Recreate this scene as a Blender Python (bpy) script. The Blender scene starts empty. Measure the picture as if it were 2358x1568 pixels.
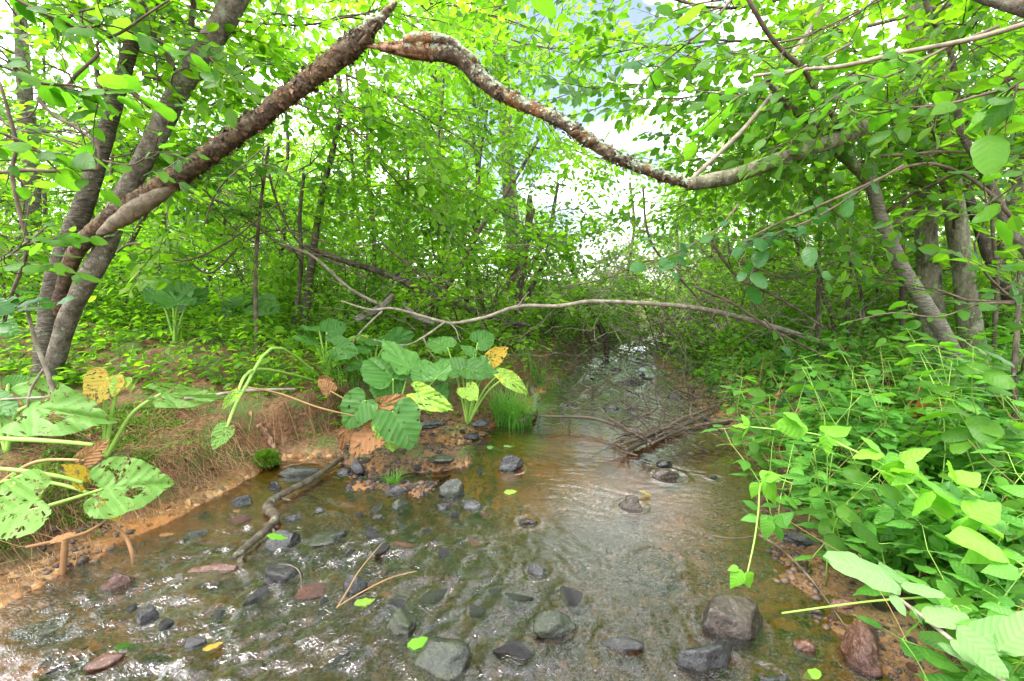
import bpy, math, random
import numpy as np
from mathutils import Vector, Matrix

# ------------------------------------------------------------------ camera, world, sun
SC = bpy.context.scene
COL = SC.collection
PITCH = math.radians(7.6)
CAMH = 1.1
cam_d = bpy.data.cameras.new("camera")
cam = bpy.data.objects.new("camera", cam_d)
COL.objects.link(cam)
cam.location = (0, 0, CAMH)
cam.rotation_euler = (math.radians(90) - PITCH, 0, 0)
cam_d.sensor_width = 36.0
cam_d.lens = 16.0
cam_d.clip_start = 0.02
cam_d.clip_end = 1500
SC.camera = cam

SUN_EL, SUN_AZ = math.radians(60), math.radians(-125)      # azimuth measured from +Y towards +X
w = bpy.data.worlds.new("World")
SC.world = w
w.use_nodes = True
nt = w.node_tree
nt.nodes.clear()
sky = nt.nodes.new("ShaderNodeTexSky"); sky.sky_type = 'NISHITA'; sky.sun_disc = False
sky.sun_elevation = SUN_EL; sky.sun_rotation = SUN_AZ; sky.air_density = 1.0; sky.dust_density = 1.5
tc = nt.nodes.new("ShaderNodeTexCoord")
mp = nt.nodes.new("ShaderNodeMapping"); mp.inputs['Scale'].default_value = (1, 1, 1.8); mp.inputs['Location'].default_value = (212.5, 112.5, 0)
nz = nt.nodes.new("ShaderNodeTexNoise"); nz.inputs['Scale'].default_value = 2.6; nz.inputs['Detail'].default_value = 6
rmp = nt.nodes.new("ShaderNodeValToRGB")
rmp.color_ramp.elements[0].position = 0.455; rmp.color_ramp.elements[1].position = 0.565; rmp.color_ramp.elements[0].color = (.02, .02, .02, 1)
mx = nt.nodes.new("ShaderNodeMix"); mx.data_type = 'RGBA'
mx.inputs['B'].default_value = (14.0, 14.2, 14.6, 1)
bg = nt.nodes.new("ShaderNodeBackground"); bg.inputs['Strength'].default_value = 0.15
wo = nt.nodes.new("ShaderNodeOutputWorld")
nt.links.new(tc.outputs['Generated'], mp.inputs['Vector']); nt.links.new(mp.outputs[0], nz.inputs['Vector'])
nt.links.new(nz.outputs['Fac'], rmp.inputs[0]); nt.links.new(rmp.outputs[0], mx.inputs['Factor'])
dim = nt.nodes.new('ShaderNodeMix'); dim.data_type = 'RGBA'; dim.blend_type = 'MULTIPLY'; dim.inputs['Factor'].default_value = 1; dim.inputs['B'].default_value = (.62, .56, .50, 1)
nt.links.new(sky.outputs[0], dim.inputs['A']); nt.links.new(dim.outputs['Result'], mx.inputs['A']); nt.links.new(mx.outputs['Result'], bg.inputs['Color'])
nt.links.new(bg.outputs[0], wo.inputs['Surface'])

sun_d = bpy.data.lights.new("sun", 'SUN'); sun_d.energy = 2.2; sun_d.angle = math.radians(24); sun_d.color = (1.0, 0.95, 0.86)
sun = bpy.data.objects.new("sun", sun_d); COL.objects.link(sun)
sd = Vector((math.sin(SUN_AZ)*math.cos(SUN_EL), math.cos(SUN_AZ)*math.cos(SUN_EL), math.sin(SUN_EL)))
sun.rotation_euler = sd.to_track_quat('Z', 'Y').to_euler()
sun.location = sd*50

SC.view_settings.view_transform = 'Standard'; SC.view_settings.look = 'None'
SC.view_settings.gamma = 1.0; SC.view_settings.use_curve_mapping = False
SC.view_settings.exposure = 2.0
cy = SC.cycles
cy.max_bounces = 8; cy.diffuse_bounces = 5; cy.glossy_bounces = 3; cy.transmission_bounces = 5; cy.transparent_max_bounces = 6
cy.caustics_reflective = False; cy.caustics_refractive = False
cy.use_denoising = True
cy.sample_clamp_indirect = 6.0

# ------------------------------------------------------------------ numbers and pixels
FP = 16/36*2358.0
_C = np.array([0, 0, CAMH]); _F = np.array([0, math.cos(PITCH), -math.sin(PITCH)]); _U = np.array([0, math.sin(PITCH), math.cos(PITCH)])
def ray(u, v):
    return _F + np.array([(u-1179)/FP, 0, 0]) + _U*((784-v)/FP)
def W(u, v, Y):
    r = ray(u, v); return _C + r*(Y/r[1])
def G(u, v, z=0.0):
    r = ray(u, v); return _C + r*((z-CAMH)/r[2])
def size_at(P, px):                        # metres covered by px pixels at point P
    return px*float(np.dot(np.asarray(P)-_C, _F))/FP

def _h(ix, iy, iz, seed):
    n = (ix.astype(np.int64)*374761393 + iy.astype(np.int64)*668265263 + iz.astype(np.int64)*2147483647 + seed*974634777)
    n = (n ^ (n >> 13)) & 0xffffffff
    n = (n*1274126177) & 0xffffffff
    n = n ^ (n >> 16)
    return (n & 0xffffff)/float(0xffffff)*2-1
def vn3(x, y, z, seed=0):
    x, y, z = np.broadcast_arrays(np.asarray(x, float), np.asarray(y, float), np.asarray(z, float))
    xi, yi, zi = np.floor(x), np.floor(y), np.floor(z)
    fx, fy, fz = x-xi, y-yi, z-zi
    fx, fy, fz = fx*fx*(3-2*fx), fy*fy*(3-2*fy), fz*fz*(3-2*fz)
    r = 0
    for a in (0, 1):
        for b in (0, 1):
            for c in (0, 1):
                wgt = (fx if a else 1-fx)*(fy if b else 1-fy)*(fz if c else 1-fz)
                r = r + wgt*_h(xi+a, yi+b, zi+c, seed)
    return r
def vn2(x, y, seed=0):
    x, y = np.broadcast_arrays(np.asarray(x, float), np.asarray(y, float))
    xi, yi = np.floor(x), np.floor(y)
    fx, fy = x-xi, y-yi
    fx, fy = fx*fx*(3-2*fx), fy*fy*(3-2*fy)
    z = np.zeros_like(xi); r = 0
    for a in (0, 1):
        for b in (0, 1):
            r = r + (fx if a else 1-fx)*(fy if b else 1-fy)*_h(xi+a, yi+b, z, seed)
    return r
def fbm2(x, y, seed=0, o=4):
    r, a = 0, 1.0
    for k in range(o):
        r = r + a*vn2(x*2**k, y*2**k, seed+k); a *= .5
    return r
def sm(t):
    t = np.clip(t, 0, 1); return t*t*(3-2*t)

# ------------------------------------------------------------------ terrain
_le = [(-260, 1520), (0, 1405), (150, 1325), (400, 1195), (560, 1108), (700, 1052), (860, 1046), (1000, 1030), (1120, 992), (1195, 965), (1235, 905), (1330, 840), (1370, 805)]
_re = [(2110, 1600), (2000, 1500), (1900, 1400), (1850, 1300), (1800, 1230), (1745, 1120), (1712, 1020), (1650, 960), (1570, 900), (1520, 840), (1485, 805)]
LE = [tuple(G(u, v)[:2]) for u, v in _le]; RE = [tuple(G(u, v)[:2]) for u, v in _re]
LE = [(LE[0][0]-6, -3.0)] + LE + [(2.1, 8.5), (2.9, 10), (4.6, 12), (7.0, 14)]
RE = [(1.25, -3.0), (1.12, 0.6)] + RE + [(3.0, 8.5), (4.0, 10), (5.6, 12), (7.0, 14)]
_ly = np.array([p[1] for p in LE]); _lx = np.array([p[0] for p in LE])
_ry = np.array([p[1] for p in RE]); _rx = np.array([p[0] for p in RE])
_lo = np.argsort(_ly); _ly, _lx = _ly[_lo], _lx[_lo]
_ro = np.argsort(_ry); _ry, _rx = _ry[_ro], _rx[_ro]
def XL(y): return np.interp(y, _ly, _lx)
def XR(y): return np.interp(y, _ry, _rx)
def banks(x, y):
    e = .12
    sl = (XL(y+e)-XL(y-e))/(2*e); sr = (XR(y+e)-XR(y-e))/(2*e)
    wob = .05*vn2(x*3.1, y*3.1, 5)+.02*vn2(x*9, y*9, 6)
    return (XL(y)-x)/np.sqrt(1+sl*sl)+wob, (x-XR(y))/np.sqrt(1+sr*sr)+wob
def height(x, y):
    x = np.asarray(x, float); y = np.asarray(y, float)
    dl, dr = banks(x, y)
    bar = sm((y-2.35)/.3)*sm((3.7-y)/.4)*sm((x+1.5)/.4)       # low gravel bar on the left side
    n1 = fbm2(x*1.3, y*1.3, 11); n2 = fbm2(x*7, y*7, 21, 4)
    up = (.05-.028*sm((2.6-y)/.5))*sm(dl/.05) + (.25+.07*n1)*sm((dl-.04-.10*sm((2.6-y)/.5)-.62*bar)/(.20+.05*n1)) + .085*np.clip(dl-.2, 0, 5) + .03*n2*sm((dl-.1)/.15)+.006*n2*sm(dl/.05)
    rp = .02*sm(dr/.1) + .16*sm((dr-.22)/.5)+.06*np.clip(dr-.4, 0, 4) + .015*n2*sm(dr/.1)
    ins = np.minimum(-dl, -dr)
    bed = -.085*sm(ins/.30)-.03*sm((ins-.4)/.5) + .018*n2 + .012*n1
    shallow = sm((y-2.45)/.3)*sm((3.2-y)/.3)*sm((.25-x)/.4)
    bed = bed*(1-.45*shallow)
    bcx, bcy = (x+.62)/.50, (y-2.50)/.34; bm_ = sm(1.35-np.sqrt(bcx*bcx+bcy*bcy)+.35*vn2(x*6, y*6, 55))
    bed = bed+(.128+.014*n2)*bm_*np.where(ins > 0, 1, 0)*sm(ins/.08+.3)
    far = sm((y-9)/5.0)
    z = np.where(dl > 0, up, np.where(dr > 0, rp, bed))
    z = z*(1-far*.0) + far*.12*n1
    dist = np.sqrt(x*x+y*y)
    return z + .25*sm((dist-14)/30)*fbm2(x*.1, y*.1, 31, 3)
def Z(x, y): return float(height(np.array([x]), np.array([y]))[0])
def GT(u, v):                               # where the view ray through (u, v) meets the ground
    r = ray(u, v); t = np.linspace(.6, 40, 4000)
    P = _C[None]+r[None]*t[:, None]
    hz = np.maximum(height(P[:, 0], P[:, 1]), -1)
    k = np.argmax(P[:, 2] < hz)
    return P[k] if P[k, 2] < hz[k] else P[-1]

# ------------------------------------------------------------------ mesh building
class Acc:
    def __init__(s): s.v = []; s.t = []; s.uv = []; s.n = 0
    def add(s, v, t):
        v = np.asarray(v, float).reshape(-1, 3); t = np.asarray(t, np.int64).reshape(-1, 3)
        s.v.append(v); s.t.append(t+s.n); s.n += len(v)
    def many(s, v, t, R, T):                # K copies of (v, t): R (K,3,3) rotation*scale, T (K,3)
        K = len(T); V = len(v)
        if K == 0: return
        P = np.einsum('kij,vj->kvi', R, v)+T[:, None, :]
        tt = (t[None]+(np.arange(K)*V)[:, None, None]).reshape(-1, 3)
        s.add(P.reshape(-1, 3), tt)
    def mesh(s, name, mat, off=(0, 0, 0), smooth=True):
        v = np.concatenate(s.v)-np.asarray(off); t = np.concatenate(s.t)
        me = bpy.data.meshes.new(name)
        me.vertices.add(len(v)); me.vertices.foreach_set('co', v.astype(np.float32).ravel())
        me.loops.add(len(t)*3); me.loops.foreach_set('vertex_index', t.astype(np.int32).ravel())
        me.polygons.add(len(t)); me.polygons.foreach_set('loop_start', np.arange(0, len(t)*3, 3, dtype=np.int32))
        me.update(calc_edges=True)
        me.polygons.foreach_set('use_smooth', np.full(len(t), smooth, dtype=bool))
        if mat: me.materials.append(mat)
        me.update()
        return me
def link(name, me, parent=None, loc=(0, 0, 0), **kw):
    o = bpy.data.objects.new(name, me); COL.objects.link(o); o.location = loc
    if parent: o.parent = parent
    for k, x in kw.items(): o[k] = x
    return o
def tag(o, label=None, cat=None, group=None, kind=None):
    if label: o['label'] = label
    if cat: o['category'] = cat
    if group: o['group'] = group
    if kind: o['kind'] = kind
    return o
def empty(name, loc, label, cat, group=None):
    return tag(link(name, None, None, tuple(map(float, loc))), label, cat, group)
def part(name, acc, mat, root, smooth=True, world=True, **kw):
    off = tuple(root.location) if world else (0, 0, 0)
    return link(name, acc.mesh(name, mat, off, smooth), root, **kw)

def resample(P, n):
    P = np.asarray(P, float); m = len(P)
    if m < 3:
        t = np.linspace(0, 1, n)[:, None]; return P[0]*(1-t)+P[-1]*t
    s = np.linspace(0, m-1-1e-6, n); i = s.astype(int); f = (s-i)[:, None]
    p0, p1, p2, p3 = P[np.maximum(i-1, 0)], P[i], P[np.minimum(i+1, m-1)], P[np.minimum(i+2, m-1)]
    return .5*((2*p1)+(p2-p0)*f+(2*p0-5*p1+4*p2-p3)*f*f+(3*p1-p0-3*p2+p3)*f**3)
def tube(acc, P, R, sides=8, rough=0, seed=0, cap=True, freq=6., flat=None):
    P = np.asarray(P, float); R = np.asarray(R, float)*np.ones(len(P)); n = len(P)
    T = np.gradient(P, axis=0); T /= np.linalg.norm(T, axis=1)[:, None]+1e-12
    a = np.array([0, 0, 1.]) if abs(T[0][2]) < .9 else np.array([1., 0, 0])
    N = np.cross(T[0], a); N /= np.linalg.norm(N); Ns = [N]
    for k in range(1, n):
        N = N-T[k]*np.dot(N, T[k]); N /= np.linalg.norm(N)+1e-12; Ns.append(N)
    Ns = np.array(Ns); B = np.cross(T, Ns)
    th = np.arange(sides)/sides*2*math.pi
    D = Ns[:, None]*np.cos(th)[None, :, None]+B[:, None]*np.sin(th)[None, :, None]
    rr = R[:, None]*np.ones((n, sides))
    if rough:
        Q = P[:, None]+D*R[:, None, None]
        s = freq
        rr = rr*(1+rough*(vn3(Q[..., 0]*s, Q[..., 1]*s, Q[..., 2]*s, seed)+.5*vn3(Q[..., 0]*s*2.7, Q[..., 1]*s*2.7, Q[..., 2]*s*2.7, seed+1)+.3*vn3(Q[..., 0]*s*7, Q[..., 1]*s*7, Q[..., 2]*s*7, seed+2)))
    V = (P[:, None]+D*rr[..., None]).reshape(-1, 3)
    i = np.arange(n-1)[:, None]; j = np.arange(sides)[None]; j2 = (j+1) % sides
    a0, b0, c0, d0 = i*sides+j, i*sides+j2, (i+1)*sides+j2, (i+1)*sides+j
    F = np.concatenate([np.stack([a0, b0, c0], -1).reshape(-1, 3), np.stack([a0, c0, d0], -1).reshape(-1, 3)])
    if cap:
        V = np.vstack([V, P[0], P[-1]]); k = n*sides
        jj = np.arange(sides); j3 = (jj+1) % sides
        F = np.vstack([F, np.stack([j3, jj, np.full(sides, k)], -1), np.stack([(n-1)*sides+jj, (n-1)*sides+j3, np.full(sides, k+1)], -1)])
    acc.add(V, F)

# ------------------------------------------------------------------ materials
def mat(name):
    m = bpy.data.materials.new(name); m.use_nodes = True; m.node_tree.nodes.clear(); return m
class NB:
    def __init__(s, m): s.m = m; s.t = m.node_tree
    def n(s, typ, **kw):
        x = s.t.nodes.new("ShaderNode"+typ)
        for k, v in kw.items():
            if k.startswith('_'): setattr(x, k[1:], v)
            else: s.set(x, k.replace('__', ' '), v)
        return x
    def set(s, x, k, v):
        i = x.inputs[int(k[1:])] if k[0] == 'i' and k[1:].isdigit() else x.inputs[k]
        if isinstance(v, bpy.types.NodeSocket): s.t.links.new(v, i)
        elif isinstance(v, (tuple, list)) and len(v) == 3 and len(i.default_value) == 4: i.default_value = (*v, 1)
        else: i.default_value = v
    def math(s, op, a, b=0.0, c=None):
        x = s.n('Math', _operation=op, i0=a, i1=b)
        if c is not None: s.set(x, 'i2', c)
        return x.outputs[0]
    def ramp(s, f, stops, interp='LINEAR'):
        x = s.n('ValToRGB', i0=f); r = x.color_ramp; r.interpolation = interp
        while len(r.elements) < len(stops): r.elements.new(.5)
        for e, (p, c) in zip(r.elements, stops): e.position = p; e.color = (*c, 1) if len(c) == 3 else c
        return x.outputs[0]
    def mix(s, f, a, b, mode='MIX'):
        x = s.t.nodes.new("ShaderNodeMix"); x.data_type = 'RGBA'; x.blend_type = mode
        s.set(x, 'i0', f)
        for nm, val in (('A', a), ('B', b)):
            i = [q for q in x.inputs if q.name == nm and q.type == 'RGBA'][0]
            if isinstance(val, bpy.types.NodeSocket): s.t.links.new(val, i)
            else: i.default_value = (*val, 1)
        return [q for q in x.outputs if q.type == 'RGBA'][0]
    def noise(s, vec, scale, detail=4, rough=.6, dist=0.):
        x = s.n('TexNoise', Scale=scale, Detail=detail, Roughness=rough, Distortion=dist)
        if vec is not None: s.set(x, 'Vector', vec)
        return x.outputs['Fac']
    def bump(s, h, strength, dist=.01, normal=None):
        x = s.n('Bump', Height=h, Strength=strength, Distance=dist)
        if normal: s.set(x, 'Normal', normal)
        return x.outputs[0]
    def out(s, sh): s.t.links.new(sh, s.n('OutputMaterial').inputs['Surface'])

def leaf_mat(name, cols, trans, tf=.5, rough=.45, spec=.26, veins=0, per='island', spots=0, spotcol=(.25, .12, .03), bump=.25):
    m = mat(name); b = NB(m)
    tcx = b.n('TexCoord'); oc = tcx.outputs['Object']
    if per == 'island': rnd = b.n('NewGeometry').outputs['Random Per Island']
    else: rnd = b.n('ObjectInfo').outputs['Random']
    c = b.ramp(rnd, [(i/(len(cols)-1), x) for i, x in enumerate(cols)])
    t = b.ramp(rnd, [(i/(len(trans)-1), x) for i, x in enumerate(trans)])
    big = b.noise(oc, 9.0, 3)
    c = b.mix(b.math('MULTIPLY', big, .35), c, (cols[0][0]*1.6, cols[0][1]*1.1, cols[0][2]*.8))
    nrm = None
    if veins:
        sp = b.n('SeparateXYZ', i0=oc)
        ax = b.math('ABSOLUTE', sp.outputs[0])
        q = b.math('SUBTRACT', b.math('MULTIPLY', sp.outputs[1], 1.0), b.math('MULTIPLY', ax, .75))
        fr = b.math('FRACT', b.math('MULTIPLY', q, veins))
        tri = b.math('ABSOLUTE', b.math('SUBTRACT', fr, .5))
        side = b.math('SUBTRACT', 1.0, b.math('MINIMUM', b.math('MULTIPLY', tri, 7.0), 1.0))
        mid = b.math('SUBTRACT', 1.0, b.math('MINIMUM', b.math('MULTIPLY', ax, 45.0), 1.0))
        vein = b.math('MAXIMUM', side, mid)
        c = b.mix(b.math('MULTIPLY', vein, .35), c, (cols[-1][0]*1.5+.03, cols[-1][1]*1.3+.03, cols[-1][2]*1.3+.01))
        t = b.mix(b.math('MULTIPLY', vein, .3), t, (trans[0][0]*.5, trans[0][1]*.6, trans[0][2]*.5))
        nrm = b.bump(b.math('MULTIPLY', tri, -1.0), bump, .012)
    if spots:
        vo = b.n('TexNoise', Vector=oc, Scale=spots, Detail=7.0, Roughness=.75).outputs['Fac']
        s = b.ramp(vo, [(.565, (0, 0, 0)), (.60, (1, 1, 1))])
        c = b.mix(s, c, spotcol); t = b.mix(s, t, spotcol)
    p = b.n('BsdfPrincipled', Base__Color=c, Roughness=rough)
    p.inputs['Specular IOR Level'].default_value = spec
    tr = b.n('BsdfTranslucent', Color=t)
    if nrm: b.set(p, 'Normal', nrm); b.set(tr, 'Normal', nrm)
    mxs = b.n('MixShader', i0=tf, i1=p.outputs[0], i2=tr.outputs[0])
    b.out(mxs.outputs[0])
    return m
def solid(name, cols, rough=.7, scale=8., bump=.3, bscale=40., bd=.01, spec=.3, per=None, detail=6):
    m = mat(name); b = NB(m); oc = b.n('TexCoord').outputs['Object']
    c = b.ramp(b.noise(oc, scale, detail), [(.3+.4*i/max(1, len(cols)-1), x) for i, x in enumerate(cols)])
    if per:
        rnd = b.n('NewGeometry').outputs['Random Per Island'] if per == 'island' else b.n('ObjectInfo').outputs['Random']
        c = b.mix(.55, c, b.ramp(rnd, [(i/(len(cols)-1), x) for i, x in enumerate(cols)]))
    p = b.n('BsdfPrincipled', Base__Color=c, Roughness=rough, Normal=b.bump(b.noise(oc, bscale, 6), bump, bd))
    p.inputs['Specular IOR Level'].default_value = spec
    b.out(p.outputs[0]); return m
def bark(name, dark, mid, light, lichen=None, lam=.5, rings=False, rust=None, scale=10., bd=.02, spec=.2, top=False, iso=False):
    m = mat(name); b = NB(m); oc = b.n('TexCoord').outputs['Object']
    mp = b.n('Mapping', Vector=oc); mp.inputs['Scale'].default_value = (1, 1, 5.) if rings else (1, 1, 1) if iso else (1, 1, .35)
    n1 = b.noise(mp.outputs[0], scale*(1 if not rings else 1.6), 8, .7, .4)
    c = b.ramp(n1, [(.36, dark), (.5, mid), (.62, light)])
    n2 = b.noise(oc, 3.0, 4)
    c = b.mix(b.math('MULTIPLY', n2, .5), c, dark)
    if rust:
        rr = b.ramp(b.noise(oc, 5.5, 6, .7), [(.50, (0, 0, 0)), (.57, (1, 1, 1))])
        c = b.mix(rr, c, b.ramp(b.noise(oc, 34, 4), [(.35, (rust[0]*.35, rust[1]*.3, rust[2]*.3)), (.6, rust)]))
    if lichen:
        ll = b.noise(oc, 26.0, 7, .75)
        if top:
            nz_ = b.n('SeparateXYZ', i0=b.n('NewGeometry').outputs['Normal']).outputs[2]
            ll = b.math('ADD', ll, b.math('MULTIPLY', nz_, .10))
        lf = b.ramp(ll, [(1-lam*.9, (0, 0, 0)), (1-lam*.9+.06, (1, 1, 1))])
        c = b.mix(lf, c, lichen)
    h = b.math('ADD', n1, b.math('MULTIPLY', b.noise(oc, 60, 5), .4))
    p = b.n('BsdfPrincipled', Base__Color=c, Roughness=.85, Normal=b.bump(h, .8, bd))
    p.inputs['Specular IOR Level'].default_value = spec
    b.out(p.outputs[0]); return m

M = {}
M['leaf_mid'] = leaf_mat('leaf_mid', [(.03, .085, .010), (.045, .115, .012), (.07, .15, .014)], [(.13, .38, .008), (.20, .50, .01), (.31, .62, .015)], tf=.55)
M['leaf_fresh'] = leaf_mat('leaf_fresh', [(.06, .15, .012), (.09, .20, .014), (.13, .26, .018)], [(.18, .48, .012), (.26, .60, .015), (.38, .70, .02)], tf=.57)
M['leaf_dark'] = leaf_mat('leaf_dark', [(.02, .07, .012), (.035, .10, .015), (.05, .14, .02)], [(.11, .32, .010), (.16, .42, .012), (.26, .54, .015)], tf=.5)
M['leaf_lime'] = leaf_mat('leaf_lime', [(.09, .21, .015), (.14, .29, .018), (.21, .36, .025)], [(.20, .52, .015), (.29, .64, .02), (.42, .74, .03)], tf=.6)
M['leaf_near'] = leaf_mat('leaf_near', [(.03, .10, .012), (.05, .15, .015), (.08, .20, .02)], [(.11, .36, .012), (.17, .48, .018), (.26, .60, .025)], tf=.52, veins=7, per='object', bump=.10)
M['leaf_blue'] = leaf_mat('leaf_blue', [(.02, .08, .02), (.03, .11, .03), (.05, .14, .04)], [(.06, .25, .02), (.10, .32, .02), (.16, .40, .03)], tf=.38, veins=7, per='object', rough=.36, bump=.12)
M['leaf_herb'] = leaf_mat('leaf_herb', [(.045, .17, .025), (.07, .23, .032), (.11, .30, .045)], [(.14, .46, .02), (.20, .56, .03), (.30, .68, .04)], tf=.42, veins=8, per='object', rough=.38)
M['leaf_herb_mass'] = leaf_mat('leaf_herb_mass', [(.04, .15, .02), (.065, .21, .028), (.11, .28, .04)], [(.14, .45, .02), (.20, .56, .03), (.31, .68, .04)], tf=.45, rough=.4)
M['leaf_pale'] = leaf_mat('leaf_pale', [(.10, .23, .075), (.13, .27, .09), (.16, .30, .10)], [(.16, .40, .06), (.2, .46, .08)], tf=.3, veins=9, per='object', rough=.5, bump=.18)
M['leaf_vine'] = leaf_mat('leaf_vine', [(.10, .30, .025), (.13, .36, .03), (.17, .42, .04)], [(.26, .66, .03), (.32, .74, .04)], tf=.42, veins=6, per='object', rough=.5)
M['leaf_big'] = leaf_mat('leaf_big', [(.035, .12, .022), (.05, .15, .028), (.07, .19, .035)], [(.12, .36, .03), (.16, .42, .04)], tf=.33, veins=6, per='object', rough=.45, bump=.35)
M['leaf_bitten'] = leaf_mat('leaf_bitten', [(.09, .22, .04), (.12, .26, .05)], [(.22, .48, .05), (.28, .5, .06)], tf=.3, veins=6, per='object', rough=.5, spots=11, spotcol=(.10, .05, .02), bump=.4)
M['leaf_yellow'] = leaf_mat('leaf_yellow', [(.27, .23, .03), (.34, .24, .03)], [(.5, .45, .03), (.6, .4, .04)], tf=.3, veins=6, per='object', rough=.6, spots=7, spotcol=(.28, .10, .02), bump=.4)
M['leaf_tan'] = leaf_mat('leaf_tan', [(.17, .085, .035), (.24, .13, .055)], [(.25, .12, .04), (.3, .16, .05)], tf=.25, veins=6, per='object', rough=.7, spots=11, spotcol=(.16, .06, .02), bump=.5)
M['leaf_half'] = leaf_mat('leaf_half', [(.14, .30, .04), (.18, .33, .05)], [(.25, .48, .04), (.3, .5, .05)], tf=.3, veins=6, per='object', rough=.55, spots=5, spotcol=(.50, .36, .03), bump=.4)
M['grass'] = leaf_mat('grass', [(.06, .20, .03), (.10, .28, .04), (.16, .34, .05)], [(.16, .42, .03), (.25, .55, .05)], tf=.4)
M['straw'] = solid('straw', [(.10, .055, .02), (.24, .14, .06), (.36, .25, .12)], per='island', bump=.1)
M['litter'] = solid('litter', [(.09, .04, .015), (.17, .085, .035), (.30, .17, .07)], per='island', bump=.2)
M['moss'] = leaf_mat('moss', [(.05, .13, .01), (.09, .20, .015), (.15, .27, .02)], [(.10, .26, .01), (.18, .36, .02)], tf=.35)
M['stalk'] = solid('stalk', [(.16, .30, .05), (.24, .40, .07)], rough=.4, bump=.05)
M['stalk_red'] = solid('stalk_red', [(.20, .12, .05), (.26, .20, .06)], rough=.5, bump=.05)
M['twig'] = solid('twig', [(.035, .025, .018), (.09, .065, .045), (.16, .125, .09)], rough=.85, scale=14)
M['twig_grey'] = solid('twig_grey', [(.09, .075, .055), (.19, .16, .12), (.30, .27, .22)], rough=.85, scale=20)
M['debris'] = solid('debris', [(.018, .014, .010), (.05, .038, .028), (.11, .085, .06)], rough=.6, scale=10, per='island')
M['bark_grey'] = bark('bark_grey', (.045, .037, .027), (.125, .107, .08), (.21, .185, .145), lichen=(.18, .21, .15), lam=.50, scale=17, iso=True, bd=.03)
M['bark_birch'] = bark('bark_birch', (.03, .025, .017), (.10, .087, .063), (.21, .19, .15), rings=True, scale=15, lichen=(.2, .25, .17), lam=.46, bd=.03)
M['bark_mid'] = bark('bark_mid', (.03, .024, .016), (.08, .065, .046), (.15, .13, .095), scale=18, lichen=(.2, .24, .17), lam=.47)
M['bark_pale'] = bark('bark_pale', (.09, .08, .06), (.21, .19, .15), (.33, .31, .26), rings=True, scale=13, lichen=(.2, .24, .17), lam=.45)
M['bark_light'] = bark('bark_light', (.06, .055, .035), (.17, .155, .105), (.27, .25, .18), scale=16, lichen=(.22, .27, .16), lam=.5, bd=.03)
M['bark_broken'] = bark('bark_broken', (.03, .02, .014), (.09, .062, .042), (.20, .15, .10), lichen=(.22, .25, .19), lam=.44, rust=(.18, .125, .07), scale=34, bd=.03, iso=True)
M['bark_limb'] = bark('bark_limb', (.03, .022, .016), (.10, .075, .05), (.20, .16, .11), lichen=(.24, .29, .20), lam=.55, rust=(.26, .145, .065), scale=30, bd=.025, top=True, iso=True)
M['bare_wood'] = bark('bare_wood', (.08, .065, .045), (.17, .14, .10), (.25, .21, .155), scale=22, iso=True, bd=.01)
M['wood_raw'] = bark('wood_raw', (.05, .022, .012), (.17, .09, .048), (.34, .23, .14), scale=38, bd=.02)
# ------------------------------------------------------------------ ground and water
def axis(lo, hi, fine, a, b, g=1.09):
    out = list(np.arange(a, b, fine)); s = fine; x = b
    while x < hi: out.append(x); s *= g; x += s
    s = fine; x = a-s
    while x > lo: out.insert(0, x); s *= g; x -= s
    return np.array(out)
def grid(xs, ys, zf):
    X, Y = np.meshgrid(xs, ys); Zv = zf(X, Y)
    V = np.stack([X, Y, Zv], -1).reshape(-1, 3); nx, ny = len(xs), len(ys)
    i = np.arange(ny-1)[:, None]*nx+np.arange(nx-1)[None]
    F = np.concatenate([np.stack([i, i+1, i+nx+1], -1).reshape(-1, 3), np.stack([i, i+nx+1, i+nx], -1).reshape(-1, 3)])
    return V, F
gx = axis(-220, 220, .022, -3.0, 2.4, 1.05); gy = axis(-30, 420, .022, .7, 4.6, 1.045)
m = mat('ground_mat'); b = NB(m); geo = b.n('NewGeometry'); pos = geo.outputs['Position']
spz = b.n('SeparateXYZ', i0=pos)
zc = spz.outputs[2]
nA = b.noise(pos, 5, 8, .7); nB = b.noise(pos, 45, 6, .7); nC = b.noise(pos, 1.2, 4)
soil = b.ramp(nB, [(.3, (.05, .024, .011)), (.5, (.12, .054, .023)), (.72, (.21, .11, .052))])
duff = b.ramp(nB, [(.32, (.045, .03, .012)), (.55, (.12, .07, .03)), (.7, (.20, .13, .07))])
soil = b.mix(b.ramp(nA, [(.42, (0, 0, 0)), (.6, (1, 1, 1))]), soil, duff)
mossf = b.ramp(b.noise(pos, 4.2, 5, .65), [(.47, (0, 0, 0)), (.58, (1, 1, 1))])
soil = b.mix(mossf, soil, (.055, .085, .015))
bed = b.ramp(b.noise(pos, 3.0, 6, .65), [(.33, (.08, .040, .010)), (.5, (.20, .092, .026)), (.66, (.27, .145, .055))])
grav = b.n('TexVoronoi', Vector=pos, Scale=42.0)
gcol = b.ramp(b.n('SeparateColor', i0=grav.outputs['Color']).outputs[0], [(0, (.05, .04, .03)), (.4, (.20, .11, .05)), (.7, (.12, .10, .08)), (1, (.40, .27, .15))])
gm = b.ramp(b.noise(pos, 2.3, 5, .6), [(.43, (0, 0, 0)), (.55, (.85, .85, .85))])
bed = b.mix(gm, bed, gcol)
spn = b.n('SeparateXYZ', i0=pos)
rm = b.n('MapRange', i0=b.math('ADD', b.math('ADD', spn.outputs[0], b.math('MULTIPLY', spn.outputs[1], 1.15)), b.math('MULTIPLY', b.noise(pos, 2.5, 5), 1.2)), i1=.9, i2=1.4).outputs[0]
rm = b.math('MULTIPLY', rm, b.n('MapRange', i0=spn.outputs[0], i1=1.0, i2=.5).outputs[0])
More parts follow.
